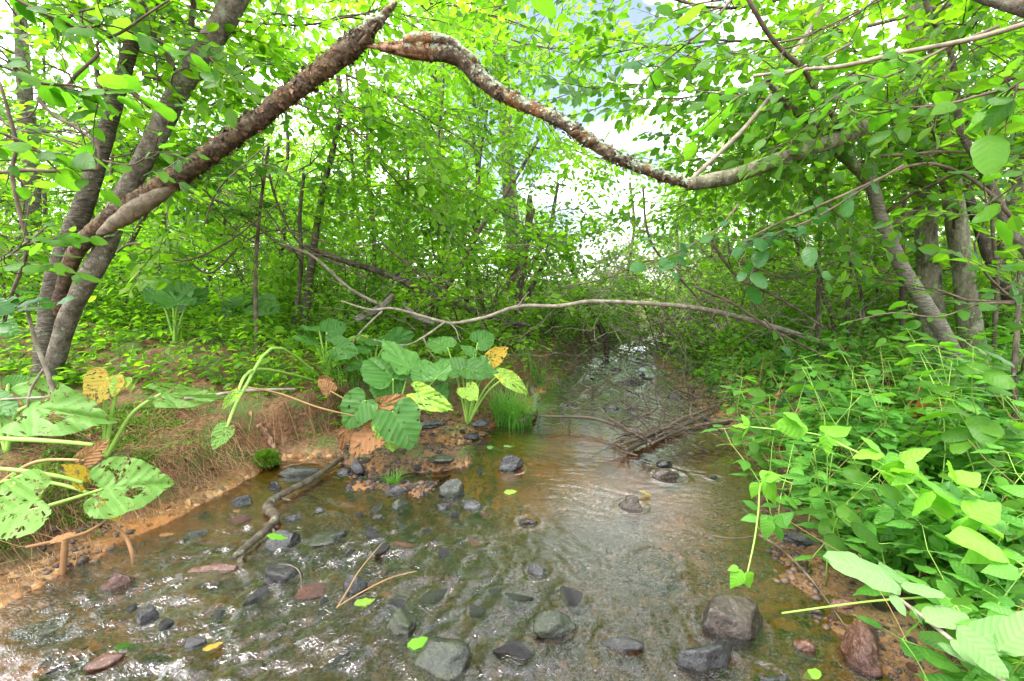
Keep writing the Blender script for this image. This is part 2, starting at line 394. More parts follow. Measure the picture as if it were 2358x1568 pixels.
rm = b.math('MULTIPLY', rm, b.n('MapRange', i0=spn.outputs[1], i1=2.4, i2=2.0).outputs[0])
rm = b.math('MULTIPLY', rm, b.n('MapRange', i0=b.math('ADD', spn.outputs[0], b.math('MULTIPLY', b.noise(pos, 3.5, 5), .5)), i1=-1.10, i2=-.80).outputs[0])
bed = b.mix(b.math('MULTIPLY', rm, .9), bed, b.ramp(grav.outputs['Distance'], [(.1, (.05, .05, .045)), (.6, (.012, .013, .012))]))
shore = b.math('MULTIPLY', b.n('MapRange', i0=spn.outputs[0], i1=.75, i2=1.05).outputs[0], .72)
bed = b.mix(shore, bed, b.ramp(nB, [(.35, (.045, .030, .018)), (.65, (.14, .095, .06))]))
zf = b.n('MapRange', i0=b.math('ADD', zc, b.math('MULTIPLY', nA, .05)), i1=.035, i2=.085); zf = zf.outputs[0]
c = b.mix(zf, b.mix(1.0, bed, b.ramp(b.noise(pos, 1.7, 4), [(.35, (.6, .58, .5)), (.65, (1.6, 1.4, 1.1))]), 'MULTIPLY'), soil)
farf = b.n('MapRange', i0=spz.outputs[1], i1=7.0, i2=16.0).outputs[0]
c = b.mix(farf, c, b.ramp(nC, [(.35, (.06, .12, .02)), (.65, (.16, .22, .035))]))
wet = b.n('MapRange', i0=zc, i1=.02, i2=.08, i3=.25, i4=.9).outputs[0]
h = b.math('ADD', b.math('MULTIPLY', nB, 1.0), b.math('MULTIPLY', b.math('MULTIPLY', grav.outputs['Distance'], -.8), gm))
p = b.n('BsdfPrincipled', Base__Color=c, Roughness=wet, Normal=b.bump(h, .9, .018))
p.inputs['Specular IOR Level'].default_value = .35
b.out(p.outputs[0]); M['ground'] = m
V, F = grid(gx, gy, height); A = Acc(); A.add(V, F)
tag(link('ground', A.mesh('ground', m)), kind='structure')

def frames0(D):
    D = D/np.linalg.norm(D, axis=1)[:, None]; X = np.cross(D, [0, 0, 1.]); X /= np.linalg.norm(X, axis=1)[:, None]; return np.stack([X, D, np.cross(X, D)], -1)
# ---- stones first (their places are needed by the water)
ROCKS = []                                  # x, y, r for the ripples
def rock_mesh(name, seed, ax, flat=.0, cuts=5, sub=4, rough=.09):
    cuts += 2
    import bmesh
    bm = bmesh.new(); bmesh.ops.create_icosphere(bm, subdivisions=sub, radius=1.0)
    v = np.array([x.co[:] for x in bm.verts]); f = np.array([[q.index for q in x.verts] for x in bm.faces]); bm.free()
    rs = np.random.RandomState(seed)
    for k in range(cuts):                   # flattened facets
        n = rs.normal(size=3); n[2] = abs(n[2])*.7; n /= np.linalg.norm(n); d = rs.uniform(.42, .74)
        e = np.maximum(v@n-d, 0); v = v-n[None]*(e*.98)[:, None]
    if flat: v[:, 2] = np.where(v[:, 2] > flat, flat+(v[:, 2]-flat)*.12, v[:, 2])
    nn = v/np.linalg.norm(v, axis=1)[:, None]
    d = rough*(vn3(v[:, 0]*1.7, v[:, 1]*1.7, v[:, 2]*1.7, seed)+.5*vn3(v[:, 0]*4, v[:, 1]*4, v[:, 2]*4, seed+1)+.28*vn3(v[:, 0]*11, v[:, 1]*11, v[:, 2]*11, seed+2))
    v = (v+nn*d[:, None])*np.array(ax)
    A = Acc(); A.add(v, f); return A
def rock_mat(name, cols, moss=None, rough=.32):
    m = mat(name); b = NB(m); tcx = b.n('TexCoord').outputs['Object']
    vec = b.n('VectorMath', i0=tcx, _operation='ADD'); b.set(vec, 'i1', b.n('ObjectInfo').outputs['Location'])
    vec = vec.outputs[0]
    c = b.ramp(b.noise(vec, 9, 8, .72, .6), [(.3+.4*i/(len(cols)-1), x) for i, x in enumerate(cols)])
    sp = b.ramp(b.noise(vec, 70, 4, .7), [(.5, (0, 0, 0)), (.7, (1, 1, 1))])
    c = b.mix(b.math('MULTIPLY', sp, .45), c, tuple(min(1, q*2.6+.02) for q in cols[-1]))
    if moss:
        f = b.ramp(b.noise(vec, 5, 5, .7), [(.44, (0, 0, 0)), (.62, (.85, .85, .85))])
        c = b.mix(f, c, moss)
    zz = b.n('SeparateXYZ', i0=b.n('NewGeometry').outputs['Position']).outputs[2]
    wet = b.n('MapRange', i0=b.math('ADD', zz, b.math('MULTIPLY', b.noise(vec, 12, 4), .05)), i1=.07, i2=.20).outputs[0]
    c2 = b.mix(wet, c, b.mix(.4, c, tuple(min(1, q*1.5+.01) for q in cols[-1])))
    rr = b.n('MapRange', i0=wet, i1=0., i2=1., i3=rough*.45, i4=.5).outputs[0]
    p = b.n('BsdfPrincipled', Base__Color=c2, Roughness=rr, Normal=b.bump(b.math('ADD', b.noise(vec, 16, 8, .75), b.math('MULTIPLY', b.noise(vec, 90, 4), .3)), .85, .015))
    p.inputs['Specular IOR Level'].default_value = .55
    b.out(p.outputs[0]); return m
M['rock_dark'] = rock_mat('rock_dark', [(.003, .003, .0035), (.009, .009, .0095), (.02, .02, .021)])
M['rock_green'] = rock_mat('rock_green', [(.005, .007, .005), (.012, .016, .011), (.025, .028, .019)], moss=(.022, .028, .008))
M['rock_brown'] = rock_mat('rock_brown', [(.009, .0065, .005), (.024, .017, .012), (.055, .04, .03)])
M['rock_red'] = rock_mat('rock_red', [(.025, .010, .007), (.065, .026, .016), (.11, .055, .036)])
M['rock_grey'] = rock_mat('rock_grey', [(.007, .0075, .008), (.018, .0185, .019), (.038, .039, .04)])
def rock(u, v, wpx, hpx, mt, label, seed, yaw=0, tilt=(0, 0), cuts=5, flat=.0, sink=.35, elong=None, zt=None, cat='rock', name='rock', group=None, rough=.10):
    """stone whose outline centre lies at (u, v), wpx by hpx pixels large"""
    P = G(u, v+hpx*.25, .0); g = Z(P[0], P[1])
    base = max(g, -.015) if zt is None else zt+.012
    P = G(u, v+hpx*.2, base+.01)
    wm = size_at(P, wpx); hm = size_at(P, hpx)
    el = math.atan2(CAMH-P[2], P[1])        # outline height = depth*sin + height*cos
    hz = hm*(.55 if elong is None else elong)*.56; sink = sink*.75
    dy = max(.3*wm, min(1.3*wm, (hm-hz*2*math.cos(el)*.7)/max(.2, math.sin(el))))
    ax = (wm/2*1.04, dy/2, hz)
    A = rock_mesh('rock', seed, ax, flat, cuts, 4 if wpx > 45 else 3, rough)
    o = link(name, A.mesh('rock', M[mt]), None, (P[0], P[1], base+hz*(1-2*sink)))
    o.rotation_euler = (math.radians(tilt[0]), math.radians(tilt[1]), math.radians(yaw))
    tag(o, label, cat, group); ROCKS.append((P[0], P[1], max(wm, dy)/2, base))
    return o
rock(1690, 1424, 165, 112, 'rock_brown', 'rounded brown and grey boulder in the stream with a rust-coloured right side', 1, cuts=3, elong=.8, sink=.25)
rock(1628, 1512, 155, 95, 'rock_dark', 'blocky charcoal rock below the rounded brown boulder', 2, 14, cuts=6, elong=.85, sink=.25)
rock(1985, 1500, 100, 125, 'rock_red', 'reddish brown rock on the right shore at the bottom', 3, 20, elong=.8, cuts=4, sink=.25)
rock(1012, 1492, 145, 125, 'rock_green', 'large mossy rock just awash with a bright green leaf beside it', 4, 10, cuts=3, elong=.55, sink=.4, zt=-.02)
rock(1278, 1420, 105, 85, 'rock_green', 'dark squarish rock awash in the middle of the riffle', 5, 25, cuts=6, elong=.6, sink=.4, zt=-.01)
rock(925, 1425, 68, 90, 'rock_green', 'narrow dark green slab upright in the current left of the mossy rock', 6, 30, elong=.6, cuts=5, zt=-.02)
rock(650, 1310, 118, 74, 'rock_dark', 'flat-topped charcoal wedge of slate with a thin dead twig on it', 7, 8, flat=.25, cuts=7, elong=.75, sink=.25)
rock(755, 1226, 128, 58, 'rock_green', 'long thin flat slab of slate lying above the wedge rock', 8, 12, (0, -7), flat=.15, cuts=6, elong=.55, sink=.3)
rock(650, 1242, 84, 56, 'rock_dark', 'tilted dark rock with one green leaf lying on top', 9, 35, (8, -15), cuts=6, elong=.8, sink=.3)
rock(492, 1304, 120, 52, 'rock_red', 'low purplish red rock at the lower end of the stick', 10, 15, (0, -8), cuts=5, elong=.7, sink=.35)
rock(276, 1338, 104, 58, 'rock_red', 'pyramid-shaped red and black rock in the brown shallows', 11, 10, (0, 6), cuts=7, elong=.9, sink=.25)
rock(345, 1410, 62, 48, 'rock_dark', 'small dark egg-shaped stone breaking the riffle at far left', 12, 30, cuts=2, elong=.8)
rock(450, 1224, 56, 36, 'rock_dark', 'small flat dark stone alone in the brown shallows', 13, 20, (5, -12), cuts=5, elong=.6)
rock(562, 1150, 52, 38, 'rock_grey', 'grey pointed stone in the shallows left of the stick', 14, 10, (0, -10), cuts=5, elong=.9, sink=.3)
rock(635, 1118, 32, 30, 'rock_dark', 'small round dark stone between moss cushion and stick', 15, cuts=3, elong=.9)
rock(690, 1080, 95, 54, 'rock_green', 'flat olive brown stone half buried in the bank behind the stick', 16, 8, (0, 5), flat=.3, cuts=5, elong=.8, sink=.3)
rock(672, 1190, 54, 27, 'rock_dark', 'small dark stone leaning against the bend of the stick', 17, cuts=4, elong=.8)
rock(735, 1170, 30, 22, 'rock_grey', 'tiny grey stone to the right of the stick bend', 18, cuts=3, elong=.7)
rock(1040, 1130, 58, 54, 'rock_green', 'greenish grey boulder, tallest of three touching stones in mid stream', 19, cuts=4, elong=.95, sink=.25)
rock(1086, 1158, 62, 34, 'rock_grey', 'smooth grey oval stone, right one of the three touching stones', 20, cuts=2, elong=.7)
rock(1021, 1166, 34, 28, 'rock_dark', 'small black stone, lowest of the three touching stones', 21, cuts=3, elong=.9)
rock(1176, 1074, 58, 42, 'rock_dark', 'shiny black lumpy rock alone in the calm pool', 22, cuts=4, elong=1., sink=.22, rough=.22)
rock(1541, 1092, 78, 36, 'rock_brown', 'broad dark stone with pale top below a smaller one in the right pool', 23, 6, cuts=5, elong=.8, sink=.3)
rock(1530, 1064, 48, 22, 'rock_dark', 'small flat dark stone behind the broad stone of the right pool', 24, cuts=4, elong=.8, zt=.02)
rock(1644, 1098, 36, 15, 'rock_dark', 'little black pointed stone by itself at the right edge of the pool', 25, 10, cuts=5, elong=.9)
rock(1455, 1160, 66, 42, 'rock_brown', 'angular dark brick-shaped rock amid the white sky reflection', 26, -25, (0, 12), cuts=7, elong=.9, sink=.22)
rock(1240, 1308, 62, 40, 'rock_dark', 'black rock awash in the centre with water curling round it', 27, cuts=4, elong=.7, sink=.4)
rock(815, 1342, 62, 62, 'rock_dark', 'black rock with thin straws lying over it in the left riffle', 28, 20, cuts=5, elong=.8, sink=.3)
rock(447, 1474, 54, 38, 'rock_dark', 'small dark stone with a yellow leaf stuck against it', 29, cuts=5, elong=.8)
rock(240, 1508, 74, 50, 'rock_red', 'small deep red rock in the riffle at bottom left', 30, 25, cuts=5, elong=.6, sink=.35, zt=-.01)
rock(1425, 1470, 105, 40, 'rock_dark', 'low wide dark rock with a brown flank in the bottom riffle', 31, -8, cuts=5, elong=.6, sink=.4, zt=-.01)
rock(1412, 938, 40, 20, 'rock_dark', 'wet black stone upstream between the twigs', 32, cuts=4, elong=.9)
rock(80, 1432, 115, 62, 'rock_green', 'flat green slab under a skin of water at the left edge', 33, 12, flat=.2, cuts=5, elong=.45, sink=.45, zt=-.025)
rock(1850, 1240, 105, 34, 'rock_dark', 'long dark stone under the herbs on the right waterline', 34, -12, cuts=5, elong=.9, sink=.3)
rock(1214, 1194, 60, 30, 'rock_brown', 'brown stone just under the surface below the calm pool', 35, cuts=5, elong=.5, sink=.45, zt=-.02)
rock(910, 1122, 62, 34, 'rock_grey', 'rounded grey stone beside the small tuft of grass', 36, cuts=3, elong=.8)
rock(918, 1155, 58, 44, 'rock_green', 'dark green angular stone below the rounded grey stone', 37, 20, cuts=5, elong=.7)
rock(790, 1086, 42, 26, 'rock_grey', 'bluish grey stone at the upper end of the stick', 38, cuts=4, elong=.8)
rock(826, 1074, 34, 36, 'rock_grey', 'upright grey stone behind the upper end of the stick', 39, cuts=4, elong=1.)
rock(1015, 1052, 62, 26, 'rock_green', 'long mossy grey stone at the foot of the big heart-shaped leaf', 40, cuts=3, elong=.8)
rock(985, 972, 78, 22, 'rock_green', 'flat dark stone in the gravel right of the heart-shaped leaf', 41, cuts=5, elong=.7)
rock(1105, 968, 46, 24, 'rock_grey', 'grey stone in the gravel below the grass tussock', 42, 15, cuts=5, elong=.8)
rock(1085, 1000, 40, 20, 'rock_dark', 'dark stone at the water edge of the gravel bar', 43, cuts=4, elong=.8)
rock(870, 1186, 30, 22, 'rock_dark', 'small dark stone above the long slate slab', 44, cuts=4, elong=.8)
rock(1058, 1240, 34, 22, 'rock_dark', 'small black stone breaking the riffle below the three stones', 45, cuts=4, elong=.8)
rock(1048, 1206, 44, 18, 'rock_dark', 'thin black stone awash under the three touching stones', 46, cuts=4, elong=.7)
rock(1515, 1287, 88, 100, 'rock_brown', 'tall olive brown rock under the surface beside the white reflection', 47, cuts=4, elong=.3, sink=.5, zt=-.05)
rock(1860, 1478, 66, 58, 'rock_red', 'brown cobble between the boulder and the reddish shore rock', 48, 25, cuts=5, elong=.6, sink=.4)
rock(1945, 1385, 62, 26, 'rock_red', 'pinkish brown stone in the right shore gravel', 49, cuts=4, elong=.8)
rock(1880, 1400, 70, 30, 'rock_brown', 'pale brown stone half sunk in the right shore sand', 50, cuts=4, elong=.6)
rock(1100, 1310, 90, 62, 'rock_green', 'green square stone seen through the ripples in the centre', 51, cuts=5, elong=.35, sink=.5, zt=-.045)
rock(1450, 880, 70, 16, 'rock_dark', 'long flat black stone in the narrow upstream water', 52, cuts=5, elong=.9)
rock(1300, 932, 60, 12, 'rock_dark', 'low black stone at the upstream twigs', 53, cuts=5, elong=.9)
rock(1546, 912, 46, 22, 'rock_grey', 'grey stone at the foot of the upstream brushwood', 54, cuts=5, elong=.9)
rock(1780, 1560, 90, 40, 'rock_dark', 'dark stone cut by the bottom edge of the picture', 55, cuts=5, elong=.7)
rock(1415, 850, 40, 10, 'rock_dark', 'small black stone in the far bright water', 56, cuts=4, elong=.9)
# pebbles: gravel bar and shallows
rs = np.random.RandomState(8)
PEB = [rock_mesh('pebble', 900+k, (1, rs.uniform(.6, .95), rs.uniform(.4, .65)), cuts=4, sub=2) for k in range(7)]
PM = ['rock_grey', 'rock_dark', 'rock_brown', 'rock_red', 'rock_green', 'rock_brown', 'rock_dark']
PME = [a.mesh('pebble', M[k]) for a, k in zip(PEB, PM)]
def pebble(x, y, r, k, grp, lab):
    o = link('pebble', PME[k], None, (x, y, Z(x, y)+r*.12)); o.scale = (r, r, r); o.rotation_euler = (rs.uniform(-.3, .3), rs.uniform(-.3, .3), rs.uniform(0, 6.28))
    tag(o, lab, 'stone', grp)
for k in range(150):
    u = rs.uniform(790, 1130); v = rs.uniform(955, 1135)
    if u > 1000 and v > 1060: continue
    P = G(u, v, .02); pebble(P[0], P[1], rs.uniform(.007, .030)*(1.3 if rs.rand() < .2 else 1), rs.randint(7), 'loose stones of the gravel bar', 'small wet stone among the loose stones of the low gravel bar')
for k in range(75):
    u = rs.uniform(740, 1140); v = rs.uniform(1090, 1270)
    P = G(u, v, -.02); pebble(P[0], P[1], rs.uniform(.014, .040), rs.choice([0, 1, 1, 4, 6, 3]), 'stones in the shallows below the gravel bar', 'small stone in the rippling shallows below the gravel bar')
for k in range(40):
    u = rs.uniform(1820, 2150); v = rs.uniform(1330, 1568)
    P = G(u, v, .0); pebble(P[0], P[1], rs.uniform(.006, .028), rs.choice([2, 3, 5, 2]), 'pebbles of the right shore', 'small brown pebble in the gravel of the right shore')
for k in range(35):
    u = rs.uniform(1300, 1600); v = rs.uniform(820, 960)
    P = G(u, v, .0); pebble(P[0], P[1], rs.uniform(.015, .05), rs.choice([1, 1, 4, 0]), 'stones in the upstream rapids', 'dark wet stone in the narrow rapids upstream')
for k in range(20):
    u = rs.uniform(0, 1900); v = rs.uniform(1250, 1568)
    P = G(u, v, -.06)
    if XL(P[1])+.1 < P[0] < XR(P[1])-.1: pebble(P[0], P[1], rs.uniform(.015, .05), rs.randint(7), 'stones on the stream bed', 'submerged stone on the bed of the riffle in the foreground')

# gravel too small to count, and angular dark stones breaking the riffle
GA = {k: Acc() for k in (0, 1, 2, 3)}
pv, pt = PEB[0].v[0], PEB[0].t[0]
import bmesh as _bm
_b = _bm.new(); _bm.ops.create_icosphere(_b, subdivisions=1, radius=1.0); pv = np.array([x.co[:] for x in _b.verts]); pt = np.array([[q.index for q in x.verts] for x in _b.faces]); _b.free(); pv = pv*np.array([1, .75, .55])
GV = []
for (n, ur, vr, z0, sz) in [(2600, (780, 1140), (950, 1140), .02, .011), (1500, (700, 1200), (1100, 1300), -.03, .014), (1100, (1800, 2250), (1300, 1568), .02, .006), (2600, (100, 1900), (1250, 1568), -.06, .016), (500, (1230, 1620), (820, 960), .0, .025), (900, (1640, 1850), (1000, 1300), 0, .010)]:
    for k in range(n):
        P = G(rs.uniform(*ur), rs.uniform(*vr), z0); GV.append((P[0], P[1], sz*rs.uniform(.4, 1.5)))
GV = np.array(GV); gz = height(GV[:, 0], GV[:, 1]); az = rs.uniform(0, 6.28, len(GV)); ok = gz < .10; GV, gz, az = GV[ok], gz[ok], az[ok]
D = np.stack([np.cos(az), np.sin(az), rs.normal(0, .2, len(az))], -1); A = Acc(); A.many(pv, pt, frames0(D)*GV[:, 2][:, None, None], np.stack([GV[:, 0], GV[:, 1], gz+GV[:, 2]*.05], -1))
M['gravel'] = solid('gravel', [(.010, .010, .011), (.04, .03, .024), (.08, .05, .035), (.16, .10, .06)], per='island', rough=.6, scale=30, spec=.3)
tag(link('gravel', A.mesh('gravel', M['gravel'])), 'fine wet gravel on the bar, the bed and the right shore', 'gravel', None, 'stuff')
SRM = [rock_mesh('rock', 300+k, (1, rs.uniform(.6, .9), rs.uniform(.45, .8)), cuts=6, sub=3).mesh('rock', M[mm]) for k, mm in enumerate(['rock_dark', 'rock_dark', 'rock_green', 'rock_grey', 'rock_red'])]
for (n, ur, vr, sz, lab) in [(52, (760, 1140), (1050, 1280), .045, 'angular dark stone among those crowding the shallows around the three touching stones'), (14, (0, 620), (1360, 1568), .05, 'dark angular stone breaking the white riffle at bottom left'), (26, (700, 1560), (1270, 1568), .055, 'dark angular stone breaking the riffle in the bottom middle'), (12, (1250, 1600), (820, 960), .07, 'black angular stone in the narrow rapids upstream'), (6, (420, 760), (1120, 1300), .04, 'dark stone beside the thick bent stick')]:
    for k in range(n):
        P = G(rs.uniform(*ur), rs.uniform(*vr), 0); x, y = P[0], P[1]
        if not (XL(y)+.05 < x < XR(y)-.05): continue
        if any(math.hypot(x-q[0], y-q[1]) < q[2]+.04 for q in ROCKS): continue
        r = sz*rs.uniform(.55, 1.3); o = link('rock', SRM[rs.choice([0, 1, 1, 2, 3, 4, 0])], None, (x, y, r*rs.uniform(-.25, .2)-.005)); o.scale = (r*rs.uniform(.9, 1.5), r, r*rs.uniform(.6, 1.1)); o.rotation_euler = (rs.uniform(-.4, .4), rs.uniform(-.4, .4), rs.uniform(0, 6.28)); tag(o, lab, 'rock', 'stones of the riffle'); ROCKS.append((x, y, r*.9, 0))
# ---- water surface
wx = axis(-3.2, 8, .0075, -2.1, 1.5, 1.05); wy = axis(.2, 14.5, .0075, .95, 3.3, 1.03)
def water_z(X, Y):
    wxp = X+.08*vn2(X*3, Y*3, 70); wyp = Y+.08*vn2(X*3+9, Y*3, 71)
    # flow runs towards the camera, bending to the left in the foreground
    ang = np.interp(Y, [0.8, 1.5, 2.4, 4], [-1.05, -.75, -.3, .1])
    ca, sa = np.cos(ang), np.sin(ang)
    s = wxp*sa-wyp*ca; t = wxp*ca+wyp*sa       # along the flow, across the flow
    rif = sm((2.15-Y-.12*X)/.5)*(.55+.45*sm((1.1-X)/.8)) + .12 + .55*sm((Y-3.9)/.8)
    rif = rif*(.55+.45*sm(.5+.9*vn2(X*1.7, Y*1.7, 77)))
    calmR = sm((X-.55)/.35)*sm((2.6-Y)/.4); rif = rif*(1-.75*calmR)
    calmL = sm((-1.22+.18*vn2(X*2.5, Y*2.5, 79)-X)/.22); rif = rif*(1-.8*calmL)*(1-.62*np.exp(-((X-.42-.12*(Y-1.5))/.30)**2)*sm((3.4-Y)/.6))
    z = .0100*vn2(s*8, t*14, 40)*rif
    z = z+.0070*vn2(s*11, t*28, 41)*rif
    z = z+.0034*vn2(s*22, t*50, 42)*rif
    z = z+.0005*vn2(s*75, t*110, 43)*rif
    z = z+.0011*vn2(t*12, s*34, 44)+.0006*vn2(t*22, s*70, 46)+.0012*vn2(X*3, Y*3, 45)
    for x, y, r, bz in ROCKS:
        if r < .02: continue
        d = np.sqrt((X-x)**2+(Y-y)**2)/r
        msk = d < 2.6
        if msk.any():
            z = z+np.where(msk, .004*np.exp(-((d-1.05)/.18)**2)*min(1, r/.05), 0)
    return z
V, F = grid(wx, wy, water_z)
cen = V[F].mean(1); dl, dr = banks(cen[:, 0], cen[:, 1]); keep = (dl < .16) & (dr < .22)
F = F[keep]; used = np.unique(F); remap = np.full(len(V), -1); remap[used] = np.arange(len(used))
A = Acc(); A.add(V[used], remap[F])
m = mat('water_mat'); b = NB(m); pos = b.n('NewGeometry').outputs['Position']
mpw = b.n('Mapping', Vector=pos); mpw.inputs['Scale'].default_value = (1., 1.3, 1.); mpw.inputs['Rotation'].default_value = (0, 0, .6)
rif = b.n('MapRange', i0=b.n('SeparateXYZ', i0=pos).outputs[1], i1=2.6, i2=1.6, i3=.12, i4=.8).outputs[0]
hh = b.math('MULTIPLY', b.noise(mpw.outputs[0], 70, 2, .5, 1.0), rif)
nr = b.bump(hh, .5, .010)
fr = b.n('Fresnel', IOR=1.33, Normal=nr)
gl = b.n("BsdfGlossy", Roughness=.015, Normal=nr, Color=(1, 1, 1))
rf = b.n('BsdfRefraction', Roughness=.0, Normal=nr, IOR=1.12, Color=(.72, .59, .35))
tp = b.n('BsdfTransparent', Color=(.72, .59, .35))
mt = b.n('MixShader', i0=.8, i1=rf.outputs[0], i2=tp.outputs[0])
fs = b.math('MULTIPLY', fr.outputs[0], 3.2); fs = b.math('MINIMUM', fs, 1.0)
ms = b.n('MixShader', i0=fs, i1=mt.outputs[0], i2=gl.outputs[0]); b.out(ms.outputs[0])
tag(link('water', A.mesh('water', m)), kind='structure')
# ------------------------------------------------------------------ leaves, sprays, trees
def leaf_lo(L=1., wd=.62, fold=.10, curl=.08):
    h = wd/2
    v = np.array([[0, 0, 0], [-h*.92, .34, fold*wd], [0, .36, -curl*.2], [h*.92, .34, fold*wd], [-h*.72, .72, fold*wd*.7-curl*.5], [0, .74, -curl*.7], [h*.72, .72, fold*wd*.7-curl*.5], [0, 1, -curl*1.6]])*L
    t = [[0, 2, 1], [0, 3, 2], [1, 2, 5], [1, 5, 4], [2, 3, 6], [2, 6, 5], [4, 5, 7], [5, 6, 7]]
    return v, np.array(t)
def leaf_hi(shape='ovate', wd=.6, fold=.12, curl=.12, n=10, wave=.02, seed=0, twist=0., serr=.0):
    t = np.linspace(0, 1, n+1)
    if shape == 'ovate': prof = np.sin(math.pi*t**.72)**.75
    elif shape == 'point': prof = np.sin(math.pi*t**.60)**1.05
    elif shape == 'lance': prof = np.sin(math.pi*t**.8)**1.1
    elif shape == 'round': prof = np.sin(math.pi*t**.85)**.55
    else: prof = np.sin(math.pi*t**.72)
    v = []; q = []
    for i, (tt, pr) in enumerate(zip(t, prof)):
        h = wd/2*max(pr, .004)*(1+serr*(1 if i % 2 else -1))
        for s in (-1, -.5, 0, .5, 1):
            z = fold*abs(s)*h*1.4 - curl*tt*tt - .25*h*abs(s)**3 + wave*math.sin(tt*17+seed+s)*abs(s)
            x = s*h; y = tt
            a = twist*tt; v.append((x*math.cos(a)-z*math.sin(a), y, x*math.sin(a)+z*math.cos(a)))
    for i in range(n):
        for j in range(4):
            a = i*5+j; q += [[a, a+1, a+6], [a, a+6, a+5]]
    return np.array(v), np.array(q)
def leaf_heart(seed=0, cup=.12, ruf=.03, droop=.15, wd=1., rings=6, seg=48, torn=.03):
    out = np.array([(0, .0), (.10, -.12), (.24, -.20), (.40, -.14), (.50, .04), (.51, .26), (.43, .50), (.30, .72), (.14, .90), (0, 1.0)])
    R = resample(out, seg//2+1); Lf = R[::-1][1:-1]*np.array([-1, 1]); O = np.vstack([R, Lf]); O[:, 0] *= wd
    rs = np.random.RandomState(seed); c = np.array([0, .04]); n = len(O); v = [[0, .04, 0]]
    k = np.arange(n); jit = 1+torn*vn2(k*.9, 0*k, seed)*1.5+torn*vn2(k*.35, 0*k+3, seed)
    for r in range(1, rings+1):
        f = r/rings; P = c+(O-c)*f*(1+(jit-1)*f)[:, None]
        rr = np.linalg.norm(P-c, axis=1)
        z = cup*rr**1.3*.8 - droop*np.maximum(P[:, 1], 0)**2 + ruf*np.sin(k*2*math.pi/n*9+seed)*f**2 + .02*vn2(P[:, 0]*5, P[:, 1]*5, seed) - .03*np.exp(-(P[:, 0]/.03)**2)*f
        v += [[x, y, zz] for (x, y), zz in zip(P, z)]
    t = [[0, 1+j, 1+(j+1) % n] for j in range(n)]
    for r in range(rings-1):
        a = 1+r*n
        for j in range(n):
            j2 = (j+1) % n; t += [[a+j, a+n+j, a+n+j2], [a+j, a+n+j2, a+j2]]
    return np.array(v), np.array(t)
def lmesh(name, vt, m, smooth=True):
    A = Acc(); A.add(*vt); return A.mesh(name, M[m], (0, 0, 0), smooth)

def frames(D, Nrm):                          # K directions and approximate normals -> (K,3,3) with columns x,y,z
    D = D/np.linalg.norm(D, axis=1)[:, None]
    X = np.cross(D, Nrm); X /= np.linalg.norm(X, axis=1)[:, None]+1e-9
    Zn = np.cross(X, D)
    return np.stack([X, D, Zn], -1)
LEAF = leaf_lo()
def make_spray(seed, nl=11, L=.5, ls=.09, tilt=.45, side=2, wd=.62):
    """one leafy twig along +Y in local space: (leaf verts, tris), (twig verts, tris)"""
    rs = np.random.RandomState(seed); LA, TA = Acc(), Acc()
    lf = leaf_lo(1, wd*rs.uniform(.9, 1.1))
    def run(p0, d, L, nl, r):
        P = [p0]; dd = d.copy()
        for k in range(5):
            dd = dd+rs.normal(0, .13, 3)+np.array([0, 0, -.035]); dd /= np.linalg.norm(dd); P.append(P[-1]+dd*L/5)
        P = np.array(P); tube(TA, P, np.linspace(r, r*.35, 6), 3, cap=False)
        s = np.linspace(.15, 1, nl)*5; D = []; T = []; Nn = []; S = []
        for q, si in enumerate(s):
            i = min(int(si), 4); f = si-i; pt = P[i]*(1-f)+P[i+1]*f; dr = P[i+1]-P[i]; dr /= np.linalg.norm(dr)
            sd = 1 if q % 2 else -1
            ph = rs.uniform(.6, 1.15)*sd if q < nl-1 else rs.normal(0, .2)
            lat = np.cross(dr, [0, 0, 1]); lat /= np.linalg.norm(lat)+1e-9
            ld = dr*math.cos(ph)+lat*math.sin(ph)+np.array([0, 0, rs.normal(-.15, .25)])
            D.append(ld); T.append(pt+ld/np.linalg.norm(ld)*.012); Nn.append(np.array([0, 0, 1.])+rs.normal(0, tilt, 3)); S.append(ls*rs.uniform(.6, 1.2))
        Rm = frames(np.array(D), np.array(Nn))*np.array(S)[:, None, None]
        LA.many(lf[0], lf[1], Rm, np.array(T)); return P
    P = run(np.zeros(3), np.array([0, 1., 0]), L, nl, .004)
    for q in range(side):
        i = rs.randint(1, 4); a = rs.uniform(.5, 1.)*(1 if q % 2 else -1)
        run(P[i], np.array([math.sin(a), math.cos(a), rs.normal(0, .15)]), L*.55, max(3, nl//2), .003)
    f = lambda A: (np.concatenate(A.v), np.concatenate(A.t))
    return f(LA), f(TA)
SPR = [make_spray(100+k) for k in range(7)]
SPR_SMALL = [make_spray(200+k, 13, .5, .062, .5, 3) for k in range(6)]
SPR_BIG = [make_spray(300+k, 8, .6, .13, .5, 2, .58) for k in range(5)]

